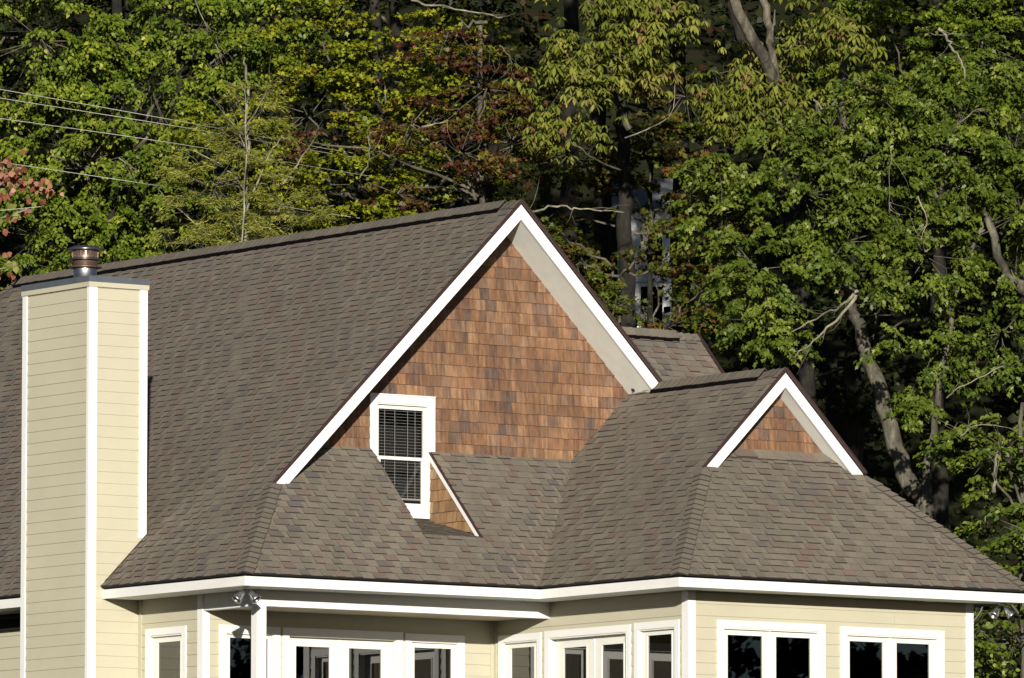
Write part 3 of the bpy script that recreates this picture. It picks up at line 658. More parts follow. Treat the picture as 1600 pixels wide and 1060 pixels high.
def shape(kind):
    if kind == 'maple': r = [1.0, .45, .72, .40, .55, .25, .42, .25, .55, .40, .72, .45]; a = np.arange(12)*30
    elif kind == 'oak':
        p = [(0, 0), (.26, .22), (.12, .36), (.35, .56), (.15, .66), (0, 1.0), (-.15, .66), (-.35, .56), (-.12, .36), (-.26, .22)]
        return np.array(p)-[0, .1]
    elif kind == 'ovate': p = [(0, 0), (.26, .22), (.30, .50), (.14, .80), (0, 1), (-.14, .80), (-.30, .50), (-.26, .22)]; return np.array(p)-[0, .3]
    elif kind == 'leaflet': p = [(0, 0), (.12, .35), (.15, .65), (0, 1), (-.15, .65), (-.12, .35)]; return np.array(p)
    elif kind == 'needle': p = [(0, 0), (.09, .4), (0, 1), (-.09, .4)]; return np.array(p)
    elif kind == 'quad': p = [(0, -.1), (.38, .35), (0, 1), (-.38, .35)]; return np.array(p)
    a = np.radians(90-a); r = np.array(r); return np.stack([np.cos(a)*r, np.sin(a)*r], 1)*0.62
SUNW = np.array(SUN)
def norm(a): return a/np.maximum(np.linalg.norm(a, axis=-1, keepdims=True), 1e-9)
def leaf_mesh(name, pos, tip, nrm, size, val, kind, mat, parent):
    T = shape(kind); k = len(T); N = len(pos)
    t = norm(tip); b = norm(np.cross(t, nrm)); n = np.cross(b, t)
    sx, sy = T[:, 0][None, :, None], T[:, 1][None, :, None]
    fold = (np.abs(T[:, 0])*0.45 - (T[:, 1]-.3)**2*0.22)[None, :, None]
    V = pos[:, None, :] + (b[:, None, :]*sx + t[:, None, :]*sy + n[:, None, :]*fold)*size[:, None, None]
    me = bpy.data.meshes.new(name); me.vertices.add(N*k); me.vertices.foreach_set('co', V.astype(np.float32).ravel())
    me.loops.add(N*k); me.loops.foreach_set('vertex_index', np.arange(N*k, dtype=np.int32))
    me.polygons.add(N); me.polygons.foreach_set('loop_start', np.arange(0, N*k, k, dtype=np.int32))
    at = me.attributes.new('v', 'FLOAT', 'FACE'); at.data.foreach_set('value', np.clip(val, 0, 1).astype(np.float32))
    me.materials.append(mat); me.update(calc_edges=True)
    o = bpy.data.objects.new(name, me); sc.collection.objects.link(o)
    if parent is not None: o.parent = parent
    return o
def sprays(rg, C, out, Rc, per, size, droop=0.15, flat=0.15, kind='maple', vbase=None):
    "C: clump centres (n,3); out: outward directions; each clump is a fan of twigs with leaves along them"
    n = len(C); tw = 5; lp = max(1, per//tw)
    ang = rg.uniform(-1.15, 1.15, (n, tw)); up = np.array([0, 0, 1.0])
    o2 = out.copy(); o2[:, 2] = o2[:, 2]*flat; o2 = norm(o2+1e-6); side = norm(np.cross(o2, up))
    d = o2[:, None, :]*np.cos(ang)[..., None] + side[:, None, :]*np.sin(ang)[..., None] + rg.normal(0, .16, (n, tw, 3))*[1, 1, .55]; d[..., 2] -= droop; d = norm(d)
    base = C[:, None, :] - o2[:, None, :]*Rc[:, None, None]*0.75
    L = Rc[:, None]*rg.uniform(1.1, 1.9, (n, tw)); s = rg.uniform(0.15, 1.0, (n, tw, lp))
    pos = base[:, :, None, :] + d[:, :, None, :]*(L[..., None]*s)[..., None]; pos[..., 2] -= (s**2*L[..., None])*droop*0.8
    pos += rg.normal(0, 1, pos.shape)*(Rc[:, None, None, None]*0.13)*np.array([1, 1, .6])
    lat = rg.choice([-1, 1], (n, tw, lp))
    sd = norm(np.cross(d, up))
    tip = d[:, :, None, :]*0.6 + sd[:, :, None, :]*lat[..., None]*0.8 + rg.normal(0, .35, pos.shape); tip[..., 2] -= droop*2.2
    nr = up*0.75 + SUNW*0.55 + rg.normal(0, .55, pos.shape)
    cv = (rg.uniform(0.15, 0.75, n) if vbase is None else vbase)[:, None, None] + rg.normal(0, .16, (n, tw, lp))
    cv = np.where(rg.random(cv.shape) < .008, 1.0, np.clip(cv, 0, .93))
    sz = size*rg.uniform(.65, 1.25, (n, tw, lp))
    tips = (base[:, :, None, :], pos)
    return pos.reshape(-1, 3), tip.reshape(-1, 3), nr.reshape(-1, 3), sz.ravel(), cv.ravel(), (base, d, L)
def palm(rg, C, out, Rc, per, size):
    "hanging hand-shaped leaves: hubs with five to seven drooping leaflets"
    n = len(C); hubs = max(2, per//6)
    H = C[:, None, :] + rg.normal(0, 1, (n, hubs, 3))*Rc[:, None, None]*np.array([.55, .55, .38]); k = 6
    th = rg.uniform(0, 6.28, (n, hubs, 1)) + np.arange(k)*1.047 + rg.normal(0, .15, (n, hubs, k))
    el = rg.uniform(-1.15, -.35, (n, hubs, k))
    tip = np.stack([np.cos(th)*np.cos(el), np.sin(th)*np.cos(el), np.sin(el)], -1)
    pos = np.repeat(H[:, :, None, :], k, 2) + tip*.02
    rad = np.stack([np.cos(th), np.sin(th), 0*th+.9], -1); nr = rad + SUNW*.5 + rg.normal(0, .25, rad.shape)
    cv = rg.uniform(.25, .7, (n, 1, 1)) + rg.normal(0, .1, (n, hubs, 1)) + rg.normal(0, .05, (n, hubs, k)); red = rg.random((n, hubs, 1)) < .04
    cv = np.clip(cv, 0, .85); cv = np.where(red, .97, cv)
    sz = size*rg.uniform(.7, 1.2, (n, hubs, 1))*rg.uniform(.8, 1.1, (n, hubs, k))
    return pos.reshape(-1, 3), tip.reshape(-1, 3), nr.reshape(-1, 3), sz.ravel(), cv.ravel(), None
def jitter_path(pts, rg, amp=.06, sub=4):
    pts = [Vector(p) for p in pts]; out = []
    for i in range(len(pts)-1):
        p0 = pts[max(i-1, 0)]; p1, p2 = pts[i], pts[i+1]; p3 = pts[min(i+2, len(pts)-1)]
        for k in range(sub):
            t = k/sub; q = 0.5*((2*p1) + (p2-p0)*t + (2*p0-5*p1+4*p2-p3)*t*t + (3*p1-p0-3*p2+p3)*t**3); out.append(q + Vector(rg.normal(0, amp, 3)))
    out.append(pts[-1]); return out
def limb(name, pts, r0, r1, mat, parent, rg, amp=.04, seg=7, sub=4, forks=0):
    P = jitter_path(pts, rg, amp, sub); N = len(P); mb = MB()
    for k in range(forks):
        i = int(rg.integers(1, N-1)) if N > 2 else 0; d = (P[min(i+1, N-1)]-P[i]).normalized(); q = P[i]; r = max(.005, r1*.6); L = rg.uniform(.10, .26); path = [q]
        d = (d + Vector(rg.normal(0, .7, 3))).normalized()
        for j in range(3): q = q + d*L; path.append(q); d = (d + Vector(rg.normal(0, .3, 3)) + Vector((0, 0, .08))).normalized()
        tube(mb, path, [r, r*.75, r*.5, r*.25], 4)
    tube(mb, P, [r0+(r1-r0)*(i/(N-1))**.8 for i in range(N)], seg); return mb.build(name, mat, parent, True)
def Fp(u, s, z): return np.array(F(u, s, z))
def tree(name, label, s, lobes, leaf, kind, size, seed, trunk, bark='grey', Rc=.42, per=60, dens=1.0, limbs=(), droop=.15, r_trunk=.2, cat='tree', twig=.22, depth=1.0, group=None, trunk_limbs=True, small_top=True, lbark='brown', flat=.15):
    rg = np.random.default_rng(seed); base = trunk[0]; root = empty(name, tuple(base)); inv = Vector(base)
    tag(root, label, cat, group)
    loc = lambda pts: [Vector(p)-inv for p in pts]
    limb('trunk', loc(trunk), r_trunk, r_trunk*.35, BK[bark], root, rg, .03, 10)
    A = []; tb = MB()
    for (u, z, ru, rz, *dsx) in lobes:
        ds = dsx[0] if dsx else 0; rs = (ru+rz)/2*depth; out_of_view = small_top and z-rz > -8.055+s*.139+.4
        rc = Rc*(1.5 if out_of_view else 1); p_ = int(per*(.8 if out_of_view else 1)); sz = size*(2.1 if out_of_view else 1)
        vol = ru*rz
        n = max(3, int(dens*vol*(4.3 if not out_of_view else 2.6)/(rc*rc)))
        d = norm(rg.normal(0, 1, (n, 3))); rad = rg.uniform(.55, 1.0, (n, 1))**.6
        # lumpy outline
        lump = 1 + .22*np.sin(d[:, :1]*5+seed) * np.cos(d[:, 2:]*6+u)
        q = d*rad*lump*np.array([ru, rs, rz]); c0 = Fp(u, s + ds + rg.uniform(-.5, .5), z)
        R3 = np.stack([[SY, -SX, 0], [SX, SY, 0], [0, 0, 1]]); C = c0 + q @ R3; outd = norm((d*np.array([1, 1, .7])) @ R3)
        RR = rc*rg.uniform(.55, 1.3, n)
        if kind == 'palm': pos, tip, nr, z_, v_, tw = palm(rg, C, outd, RR, p_, sz)
        else: pos, tip, nr, z_, v_, tw = sprays(rg, C, outd, RR, p_, sz, droop, flat)
        A.append((pos, tip, nr, z_, v_))
        # limb from the trunk to the lobe, twigs to the clumps
        ti = min(range(len(trunk)), key=lambda i: (Vector(trunk[i])-Vector(c0)).length + 2.0*max(0, trunk[i][2]-c0[2]+.3)); st = Vector(trunk[ti]); cc = Vector(c0)
        mid = (st+cc)/2 + Vector((0, 0, .25*(cc-st).length*.3))
        if trunk_limbs: limb('limb', loc([st, mid, cc]), min(.05, max(.03, r_trunk*.3)), .015, BK[lbark or bark], root, rg, .05, 6, 4)
        pick = rg.random(n) < twig
        for i in np.nonzero(pick)[0]:
            P0 = cc + (Vector(C[i])-cc)*.15; P1 = Vector(C[i]) + Vector(outd[i])*RR[i]*.5; mid = (P0+P1)/2 + Vector(rg.normal(0, .10, 3))
            tube(tb, [p-inv for p in (P0, mid, P1)], [.011, .007, .003], 4)
    if tb.f: t = tb.build('twigs', BK[lbark or bark], root, True); t['kind'] = 'stuff'
    pos, tip, nr, sz, vv = [np.concatenate([a[i] for a in A]) for i in range(5)]
    shp = {'palm': 'leaflet'}.get(kind, kind)
    cr = leaf_mesh('crown', pos-np.array(inv), tip, nr, sz, vv, shp, LM[leaf], root); cr['kind'] = 'stuff'
    for (ps, pts, r0, r1, bk) in limbs: limb('limb', loc([F(p[0], ps+(p[2] if len(p) > 2 else 0), p[1]) for p in pts]), r0, r1, BK[bk], root, rg, .010+r0*.15, 7, 4, forks=(5 if r0 < .06 else 2))
    return root
def gp(u, s, z=None): return F(u, s, hill(u, s)-.2 if z is None else z)
def up_trunk(u, s, top, lean=0.0): h = hill(u, s)-.2; return [F(u+lean*t, s, h+(top-h)*t) for t in (0, .25, .5, .75, 1)]

tree('maple_tree', 'tall dark green maple filling the upper left behind the power lines', 157,
 [(-9.19,12.85,2.11,1.49), (-7.08,11.98,1.86,1.61), (-5.84,13.10,1.86,1.37), (-8.32,10.37,1.99,1.37), (-9.19,9.00,1.86,1.12), (-6.83,9.50,1.61,1.24), (-4.60,13.48,1.37,0.99), (-11.43,11.12,1.49,2.48), (-8.07,16.46,4.10,2.24), (-10.56,18.57,3.10,1.86), (-6.21,18.82,3.10,1.86), (-7.6, 8.2, 2.0, .8)],
 'maple', 'ovate', .094, 1, up_trunk(-7.8, 157.5, 19), Rc=.40, per=100, droop=.35, bark='dark', limbs=[(155.6, [(-7.6,10.4),(-7.2,10.1)], 0.015, 0.005, 'pale'), (155.4, [(-6.2,13.6),(-5.9,12.9)], 0.015, 0.005, 'pale'), (155.5, [(-5.75,12.6),(-5.6,12.2)], 0.015, 0.005, 'pale')])
tree('hemlock_sapling', 'thin olive hemlock with bare grey twigs above the middle of the roof ridge', 146,
 [(-4.82,9.89,0.66,1.15), (-5.43,8.73,0.98,0.92), (-4.22,8.39,0.92,0.87), (-4.85,7.58,1.27,0.64), (-5.77,7.69,0.69,0.46)],
 'olive', 'needle', .105, 2, [F(-4.85,146.3,-3.6)] + [F(u,146.3,z) for u, z in [(-4.88,6.11), (-4.85,7.49), (-4.83,8.65), (-4.81,9.81), (-4.83,10.62), (-4.88,11.14)]], bark='pale', lbark='grey', Rc=.30, per=170, dens=.8, droop=.05, r_trunk=.055, twig=.55,
 limbs=[(146.2, [(-4.82,7.60), (-5.44,7.83), (-6.19,8.47), (-6.53,8.81)], 0.022, 0.004, 'pale'), (146.1, [(-4.82,8.63), (-5.20,9.09), (-5.78,9.38), (-6.13,9.44)], 0.017, 0.003, 'pale'), (145.8, [(-4.82,8.28), (-4.51,9.03), (-4.28,9.50), (-4.10,9.61)], 0.022, 0.004, 'pale'),
  (145.7, [(-4.82,9.44), (-5.20,10.02), (-5.43,10.36)], 0.013, 0.002, 'pale'), (145.7, [(-4.82,9.78), (-4.51,10.36), (-4.39,10.71)], 0.013, 0.002, 'pale'), (145.2, [(-4.87,6.9), (-4.83,8.65), (-4.81,9.81), (-4.83,10.5)], 0.022, 0.005, 'pale')])
tree('maple_tree', 'yellow green maple with touches of red above the main roof ridge', 154,
 [(-3.65,12.45,1.46,0.97), (-3.90,10.99,1.34,0.97), (-2.44,11.72,1.34,1.10), (-2.92,9.65,1.58,0.85), (-1.22,12.21,1.22,0.97), (-1.95,10.63,1.34,0.97), (-0.97,9.41,1.22,0.67), (-4.26,9.65,0.85,0.73), (-2.44,15.38,3.17,1.83), (-1.83,18.06,3.05,1.83), (-3.2, 8.4, 1.6, .6), (-5.6, 10.6, .9, .8)],
 'golden', 'maple', .116, 3, up_trunk(-2.6, 155, 18), Rc=.42, per=75, droop=.1, bark='dark')
tree('creeper_tree', 'dark red leaved tree with pale dead branches left of the gable peak', 151,
 [(-1.91,10.50,1.08,0.60), (-0.96,9.90,0.96,0.60), (-0.48,11.22,0.84,1.08), (-1.31,12.06,0.72,0.48), (-3.82,10.20,0.72,0.30), (0.00,10.14,0.72,1.08), (-2.15,9.19,0.72,0.36)],
 'red', 'maple', .115, 4, up_trunk(-.6, 152, 12.6), Rc=.34, per=42, dens=.75, r_trunk=.12, twig=.7,
 limbs=[(149.4, [(-2.85,9.25), (-2.71,9.53), (-2.66,9.79), (-2.67,10.08), (-2.52,10.17)], 0.015, 0.006, 'pale'), (149.5, [(-1.66,10.26), (-1.42,10.32), (-1.19,10.38)], 0.022, 0.009, 'pale'), (149.6, [(-1.90,12.69), (-1.60,12.57), (-1.19,12.52), (-0.65,12.42), (-0.18,12.33)], 0.026, 0.009, 'pale'), (149.6, [(-0.24,11.80), (-0.12,11.68), (0.00,11.47)], 0.022, 0.007, 'pale'), (149.3, [(-4.3,9.1),(-3.9,9.7),(-3.6,10.1)], 0.022, 0.005, 'pale')])
tree('horse_chestnut_tree', 'pale olive tree with drooping hand shaped leaves right of the gable peak', 149,
 [(1.53,11.79,1.30,0.88), (0.94,10.96,0.83,0.71), (2.48,11.20,0.71,0.59), (0.59,10.49,0.47,0.53), (2.36,12.14,0.94,0.59), (1.18,10.14,0.59,0.35), (1.65,14.50,2.83,1.53), (1.18,17.21,2.95,1.77)],
 'chestnut', 'palm', .19, 5, [gp(2.35, 155.5)] + [F(u,155.5,z) for u, z in [(2.31,5.00), (2.25,6.65), (2.22,8.43), (2.19,9.96), (2.13,11.38), (2.01,13.75), (1.95,16.70)]], Rc=.36, per=84, dens=.62, r_trunk=.24, twig=.3, bark='dark', trunk_limbs=False,
 limbs=[(150.2, [(2.19,10.3), (1.89,11.0), (1.54,11.87), (1.36,13.29)], .07, .03, 'grey'), (148.5, [(0.23,8.55), (0.53,8.59), (0.82,8.66), (1.17,8.62), (1.53,8.59), (2.06,8.55)], 0.026, 0.009, 'pale'), (148.3, [(2.0,9.3),(1.4,9.6),(1.0,9.9)], .02, .008, 'grey'), (148.2, [(2.1,9.9),(2.9,10.3),(3.0,10.9)], 0.015, 0.004, 'pale')])
tree('oak_tree', 'large oak with bright leaves and a thick mottled trunk behind the right wing', 146,
 [(3.81,8.27,0.92,0.69), (4.39,7.23,1.04,0.92), (5.31,8.62,1.27,1.04), (6.70,9.08,1.27,1.15), (8.08,9.43,1.27,1.27), (9.24,8.27,1.15,1.50), (7.51,7.46,1.27,0.92), (4.85,6.08,0.92,0.52), (7.85,5.85,0.81,0.58), (8.89,6.08,0.81,0.92), (7.28,4.92,0.40,0.46), (6.70,10.35,1.04,0.69), (3.70,9.08,0.58,0.46), (6.01,7.69,1.04,0.69), (10.63,9.77,1.39,2.31), (9.82,4.92,0.69,0.69), (5.2, 9.6, .9, .6), (8.4, 11.0, 1.2, .7), (6.72,5.75,.32,.22,-3), (7.22,4.5,.28,.18,-3), (6.5,6.9,.5,.3,-2), (7.7,3.9,.3,.25,-2)],
 'oak', 'oak', .112, 6, [gp(7.6, 146.5)] + [F(u,146.5+max(0,z-5)*.65,z+max(0,z-5)*.06) for u, z in [(7.53,2.53), (7.24,3.34), (6.90,4.27), (6.63,5.20), (6.37,6.01), (6.17,7.05), (6.05,8.33), (6.14,9.83), (6.26,11.46)]], Rc=.33, per=78, droop=.30, flat=.55, r_trunk=.21, dens=1.0, trunk_limbs=False,
 limbs=[(146.4, [(7.43,2.6), (7.55,3.72), (7.69,4.53), (7.84,5.69), (8.13,6.97), (8.59,8.13)], .09, .04, 'grey'), (146.2, [(9.74,6.48), (9.28,6.89), (8.93,7.29), (8.58,8.34)], .14, .07, 'grey'), (145.0, [(6.20,6.69), (5.95,6.32), (5.69,6.09), (5.35,5.76), (5.05,5.54)], 0.038, 0.009, 'pale'), (145.2, [(6.22,6.78), (5.96,6.49), (5.64,6.35), (5.06,6.03)], 0.034, 0.009, 'pale'),
  (144.6, [(7.80,4.78), (8.03,4.95), (8.49,5.18), (8.83,5.37)], 0.015, 0.007, 'pale'), (144.4, [(7.69,11.43), (7.82,11.26), (7.91,11.08), (8.09,10.85), (8.14,10.51)], 0.034, 0.013, 'pale'), (144.6, [(6.82,9.2), (6.78,8.6), (6.79,8.1)], 0.009, 0.003, 'pale'), (144.6, [(7.3,8.4),(7.45,8.0),(7.35,7.6)], 0.015, 0.005, 'pale'), (144.4, [(7.9,9.6),(8.3,9.9),(8.5,9.95)], .02, .01, 'grey')])
tree('understory_tree', 'leafy green sapling at the lower right edge beside the wing roof', 143,
 [(8.71,3.75,1.02,0.79), (9.16,2.17,0.90,0.90), (8.37,2.73,0.50,0.60), (8.94,0.36,0.90,0.90), (8.45,1.49,0.40,0.60), (7.95,4.05,0.40,0.45), (9.95,1.49,0.90,1.70), (8.3,.5,.45,.6)],
 'oak', 'ovate', .12, 7, up_trunk(9.1, 143.6, 4.6), Rc=.36, per=60, dens=.75, droop=.2, r_trunk=.10, twig=.8, limbs=[(142.2, [(7.89,0.33), (8.23,0.78), (8.43,1.06)], 0.026, 0.009, 'pale'), (142.1, [(8.5,2.9),(8.52,3.3),(8.55,3.6)], 0.038, 0.018, 'pale'), (142.3, [(7.9,3.9),(8.3,4.1),(8.9,4.0)], 0.011, 0.004, 'pale')])
tree('understory_tree', 'shaded brown and green thicket between the gable peak and the oak', 156,
 [(0.5,9.2,.8,.6), (1.1,10.6,1.0,.7), (2.6,10.9,.8,.6), (3.4,11.7,.8,.8), (1.2,8.6,.9,.4), (3.6,9.9,.5,.8), (0.2,11.6,.8,.8), (2.2,12.2,1,.6), (4.2,9.0,.6,.9), (2.2,9.9,.6,.4), (1.6,7.7,.6,.4), (3.0,9.0,.35,.3), (0.6,7.9,.8,.5), (3.7,7.9,.7,.5), (2.95,8.6,.5,.35,3), (3.05,10.0,.5,.3,3), (2.7,11.3,.5,.35,3), (3.4,9.3,.35,.3,2)],
 'mixed', 'maple', .12, 31, up_trunk(2.7, 157, 11.5), Rc=.34, per=60, dens=1.15, r_trunk=.10, twig=.6, bark='dark')
tree('horse_chestnut_tree', 'two stemmed tree with drooping leaves and grey trunks left of the oak crown', 150,
 [(4.75,10.97,1.19,0.59), (4.15,10.26,0.83,0.71), (5.34,12.04,1.07,0.59), (3.80,11.33,0.59,0.42), (6.05,11.57,0.71,0.71), (5.22,10.26,0.83,0.59), (5.34,14.65,2.85,1.54), (4.15,17.14,2.97,1.78)],
 'chestnut', 'palm', .19, 8, [gp(5.6, 151)] + [F(u,151,z) for u, z in [(5.49,6.80), (5.08,9.19), (4.66,11.34), (4.30,12.17), (4.00,13.01), (3.70,14.56)]], Rc=.36, per=84, dens=.62, r_trunk=.18, twig=.3, trunk_limbs=False, bark='dark',
 limbs=[(149.6, [(5.1,9.3,2.0), (4.87,11.38), (4.79,12.10), (4.67,13.05), (4.61,15.21)], .10, .07, 'grey'), (149.2, [(5.35,9.6,2.2), (5.0,10.7,1.4), (4.72,11.4,.2), (4.30,12.17), (4.00,13.01)], .13, .10, 'grey'), (149.2, [(6.0,11.0,.6),(6.1,10.5),(6.15,10.0,1.2)], .035, .045, 'grey'), (148.9, [(5.6,10.7),(5.9,10.4)], 0.019, 0.009, 'pale')])
tree('oak_tree', 'dark crowned oak along the upper right edge of the woods', 156,
 [(7.40,12.72,1.60,1.11), (9.13,12.72,1.48,1.11), (8.39,11.49,1.48,0.99), (8.64,15.68,3.21,1.73), (8.02,18.40,3.21,1.73), (6.66,11.49,0.99,0.74), (9.8, 10.6, 1.2, 1.4)],
 'maple', 'oak', .125, 9, up_trunk(8.3, 156.6, 18.5), Rc=.42, per=80, bark='dark')
tree('understory_tree', 'low bush of red and green leaves just right of the gable peak', 150,
 [(1.19,7.75,0.83,0.42), (1.90,7.00,0.83,0.42), (2.49,7.9,0.50,0.40), (3.38,7.53,0.50,0.85), (2.85,6.58,0.95,0.30), (0.83,8.3,0.50,0.30), (1.2,6.6,.9,.4)],
 'mixed', 'maple', .125, 10, up_trunk(2.0, 150.6, 7.6), Rc=.32, per=40, dens=.7, r_trunk=.07, twig=.6)
# deeper rows: shade put into the dark leaf and bark colours
rgb = np.random.default_rng(77)
names = [('understory_tree', 'dark'), ('maple_tree', 'maple'), ('oak_tree', 'dark')]
spots = []
for (s, us_, top) in ((165, (-11, -6.5, -2.2, 6.6, 10.8), 18), (176, (-13, -8.5, -4.0, -1.2, 7.2, 10.5, 14), 24), (196, (-14, -9, -4.5, -.5, 8.2, 12, 16), 31), (216, (-15, -9, -4.5, -.2, 3.2, 6.5, 11, 15), 40), (200, (1.5, 4.2), 33)):
    for u in us_: spots.append((u+rgb.uniform(-.5, .5), s+rgb.uniform(-2.5, 2.5), top))
for i, (u, s, top) in enumerate(spots):
    h = hill(u, s); lb = []
    for k in range(7):
        zz = h+2.0+(top-h-3)*(k+.5)/7*rgb.uniform(.85, 1.1); lb.append((u+rgb.uniform(-1.7, 1.7), zz, rgb.uniform(1.5, 2.5), rgb.uniform(1.0, 1.6)))
    nm, lf = names[i % 3]
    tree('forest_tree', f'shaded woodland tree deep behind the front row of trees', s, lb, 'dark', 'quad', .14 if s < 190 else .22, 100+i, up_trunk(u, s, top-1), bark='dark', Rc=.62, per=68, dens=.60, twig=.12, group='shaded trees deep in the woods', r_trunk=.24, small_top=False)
for i, (u, s, z1) in enumerate(((3.39, 160, 15.5), (1.86, 162, 15.5), (1.2, 168, 16), (-.4, 164, 14))):
    t = empty('tree_stem', tuple(gp(u, s))); tag(t, 'bare dark trunk standing in the shade right of the gable peak', 'tree', 'bare trunks in the shade')
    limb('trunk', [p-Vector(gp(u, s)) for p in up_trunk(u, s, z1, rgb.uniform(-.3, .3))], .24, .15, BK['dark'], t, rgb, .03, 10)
    for k in range(7):
        z = rgb.uniform(5.5, 12); a = rgb.uniform(-1, 1); b0 = F(u, s, z)-Vector(gp(u, s)); b1 = b0+Vector((a*1.3, -.8, rgb.uniform(-.2, .5)))
        limb('limb', [b0, (b0+b1)/2+Vector((0, 0, .1)), b1], .035, .008, BK['dark'], t, rgb, .05, 5)

# undergrowth covering the hillside, in the shade-darkened leaf colour
rg = np.random.default_rng(9); n = 50000; uu = rg.uniform(-19, 19, n); sv = 149+rg.random(n)**1.2*95
hz = np.array([hill(a, b) for a, b in zip(uu, sv)]) + rg.random(n)**2*(.5+.9*np.clip(np.sin(uu*1.3)*np.cos(sv*.9)+.3, 0, 1))
pos = np.stack([CX+SX*sv+SY*uu, CY+SY*sv-SX*uu, hz], 1)
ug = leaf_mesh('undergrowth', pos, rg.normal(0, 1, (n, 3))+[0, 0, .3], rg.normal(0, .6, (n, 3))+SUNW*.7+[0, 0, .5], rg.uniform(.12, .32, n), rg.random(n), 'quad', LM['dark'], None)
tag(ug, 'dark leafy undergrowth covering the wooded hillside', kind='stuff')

# dogwood branch with pink leaves at the left edge, nearer than the woods
rg = np.random.default_rng(5)
dw = empty('dogwood_tree', tuple(gp(-10.4, 139.8))); tag(dw, 'small dogwood with pink autumn leaves at the left edge above the roof', 'tree'); inv = Vector(dw.location)
limb('trunk', [Vector((0, 0, 0)), F(-10.3, 139.8, 2.5)-inv, F(-10.2, 139.8, 5.5)-inv, F(-10.1, 139.7, 8.6)-inv], .09, .03, BK['grey'], dw, rg, .03, 8)
br = [[(-9.6,7.25),(-9.2,7.38),(-8.94,7.42),(-8.61,7.52),(-8.33,7.66)], [(-9.5,7.85),(-9.1,7.95),(-8.7,8.02),(-8.3,7.95),(-7.92,7.88)], [(-9.4,8.1),(-8.9,8.28),(-8.5,8.3)], [(-9.5,6.4),(-9.2,6.5),(-8.6,6.6)], [(-9.4,5.6),(-9.0,5.9),(-8.6,6.15)]]
lsh = shape('ovate'); protos = []
for bi, P in enumerate(br):
    limb('limb', [F(u, 139.5, z)-inv for u, z in P], .03, .008, BK['pale'], dw, rg, .012, 6)
    for k in range((46, 110, 60, 26, 22)[bi]):
        i = rg.integers(1, len(P)); t = rg.random(); u = P[i-1][0]*(1-t)+P[i][0]*t + rg.normal(0, .10); z = P[i-1][1]*(1-t)+P[i][1]*t + rg.normal(-.03, .13)
        pos = np.array([F(u, 139.4+rg.normal(0, .2), z)-inv]); tip = np.array([[rg.normal(0, .4), rg.normal(0, .4), -.8]]); nr = np.array([SUNW + rg.normal(0, .5, 3)])
        val = rg.random() if bi in (1, 2, 4) else (.97 if rg.random() < .6 else rg.random()*.5)
        mb = MB(); T = lsh; tt = norm(tip)[0]; bb = norm(np.cross(tt, nr[0])); nn = np.cross(bb, tt); sz = rg.uniform(.10, .16)
        mb.face([pos[0] + (bb*x*1.25 + tt*y + nn*(abs(x)*.4))*sz for x, y in T], val*.93 if val < .96 else 1.0)
        mb.build('leaf', LM['pink'], dw)

# ------------------------------------------------------------------ cottage seen through the trunks
ct = empty('cottage', tuple(F(3.0, 173, 8.9))); tag(ct, 'small white cottage glimpsed between dark trunks right of the gable peak', 'house'); ct.rotation_euler = (0, 0, -YAW)
M['cottage'] = plain('pale_cottage_paint', (0.72, 0.74, 0.78), 0.6, 0.05, 2); M['cottroof'] = plain('grey_cottage_roof', (0.14, 0.14, 0.15), 0.9, 0.2, 4)
mb = MB(); mb.box((-.7, 0, -1.6), (.7, 3, 2.5)); mb.build('wall', M['cottage'], ct)
mb = MB(); yz_prism(mb, [(-.3, 2.45), (1.5, 3.3), (3.3, 2.45)], -.85, .85); mb.build('roof', M['cottroof'], ct)
for x, z in ((-.3, -.1), (-.3, 1.25)):
    mb = MB(); mb.box((x, -.05, z), (x+.6, -.01, z+.95)); wn = mb.build('window', M['sash'], ct)
    mb = MB(); mb.box((x+.07, -.07, z+.07), (x+.53, -.052, z+.88)); mb.build('pane', M['glass'], wn)
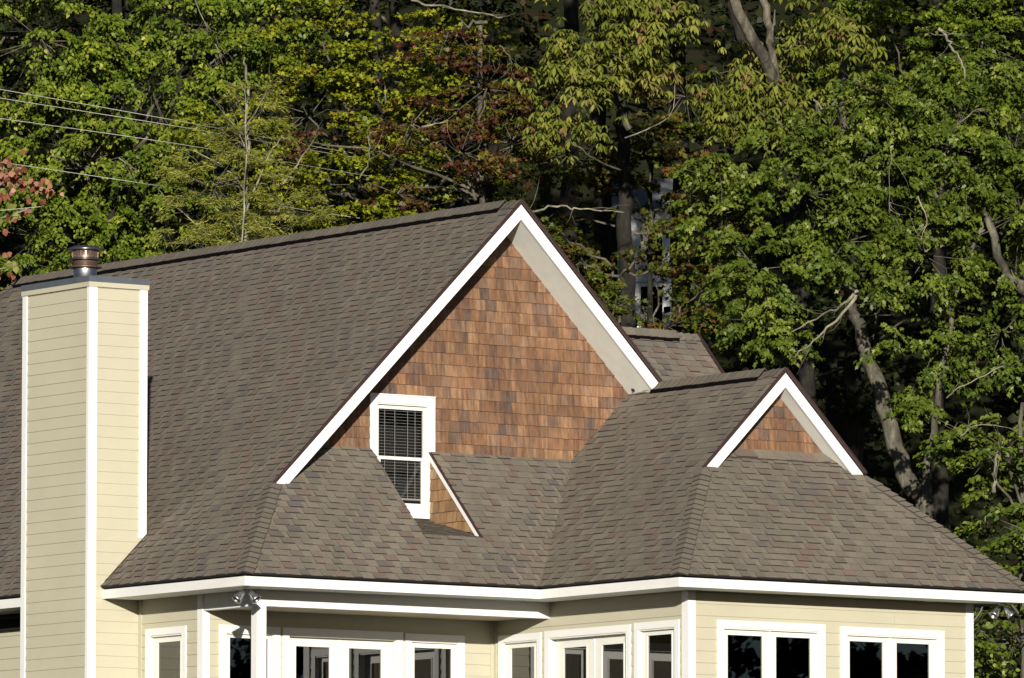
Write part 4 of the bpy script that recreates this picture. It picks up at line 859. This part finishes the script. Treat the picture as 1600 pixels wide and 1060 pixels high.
for k in range(12):
    mb = MB(); mb.box((-.7, -.03, -1.5+k*.34), (.7, -.005, -1.5+k*.34+.31)); mb.build('siding_board', M['cottage'], ct)

# ------------------------------------------------------------------ power lines
M['wire'] = plain('weathered_wire', (0.36, 0.35, 0.30), 0.5, 0.05, 3)
for (P, lab) in (([(-16.34,147,11.78), (-11.67,147.3,11.06), (-9.33,147.5,10.69), (-5.95,147.6,10.10), (-3.6,153.6,10.35), (-0.18,155,9.98)], 'topmost pale wire of the two close together on the left'),
  ([(-16.34,147,11.55), (-11.67,147.3,10.88), (-9.33,147.5,10.53), (-5.95,147.6,10.00), (-3.6,153.6,10.27), (-0.18,155,9.9)], 'second wire from the top, just beneath the topmost one'),
  ([(-16.30,147,11.06), (-11.64,147.2,10.43), (-9.32,147.2,10.12), (-6.05,147.2,9.65), (-2.9,152.8,9.75), (-0.73,154,9.57)], 'third wire down, alone under the close pair on the left'),
  ([(-16.28,147,10.36), (-11.63,147,9.64), (-9.30,147,9.29), (-6.63,147,8.89), (-4.3,152.6,9.11), (-2.90,153,8.94)], 'wire passing behind the pink dogwood leaves'),
  ([(-11.63,139,7.28), (-9.0,139,7.5), (-8.15,139,7.58)], 'short low wire left of the chimney flue')):
    mb = MB(); P2 = jitter_path([F(*p) for p in P], rgb, 0, 6); tube(mb, P2, .0062, 5); o = mb.build('power_line', M['wire'], None, True); tag(o, lab, 'power line', 'power lines crossing in front of the woods')

# ------------------------------------------------------------------ woods on the facing slope (mirrored in the window panes)
for i in range(13):
    a = math.radians(126 + i*4.2); d = 46 + (i % 3)*7; x, y = 8+math.sin(a)*d, -3+math.cos(a)*d
    u = (x-CX)*SY-(y-CY)*SX; s = (x-CX)*SX+(y-CY)*SY; h = hill(u, s)
    lb = [(u+rgb.uniform(-2, 2), h+3+k*2.6, rgb.uniform(2.6, 3.6), rgb.uniform(1.8, 2.4)) for k in range(6)]
    tree('forest_tree', 'tree on the slope facing the wing windows', s, lb, 'dark', 'quad', .30, 300+i, up_trunk(u, s, h+16), bark='dark', Rc=1.1, per=110, dens=1.0, twig=0, group='trees facing the wing windows', small_top=False)
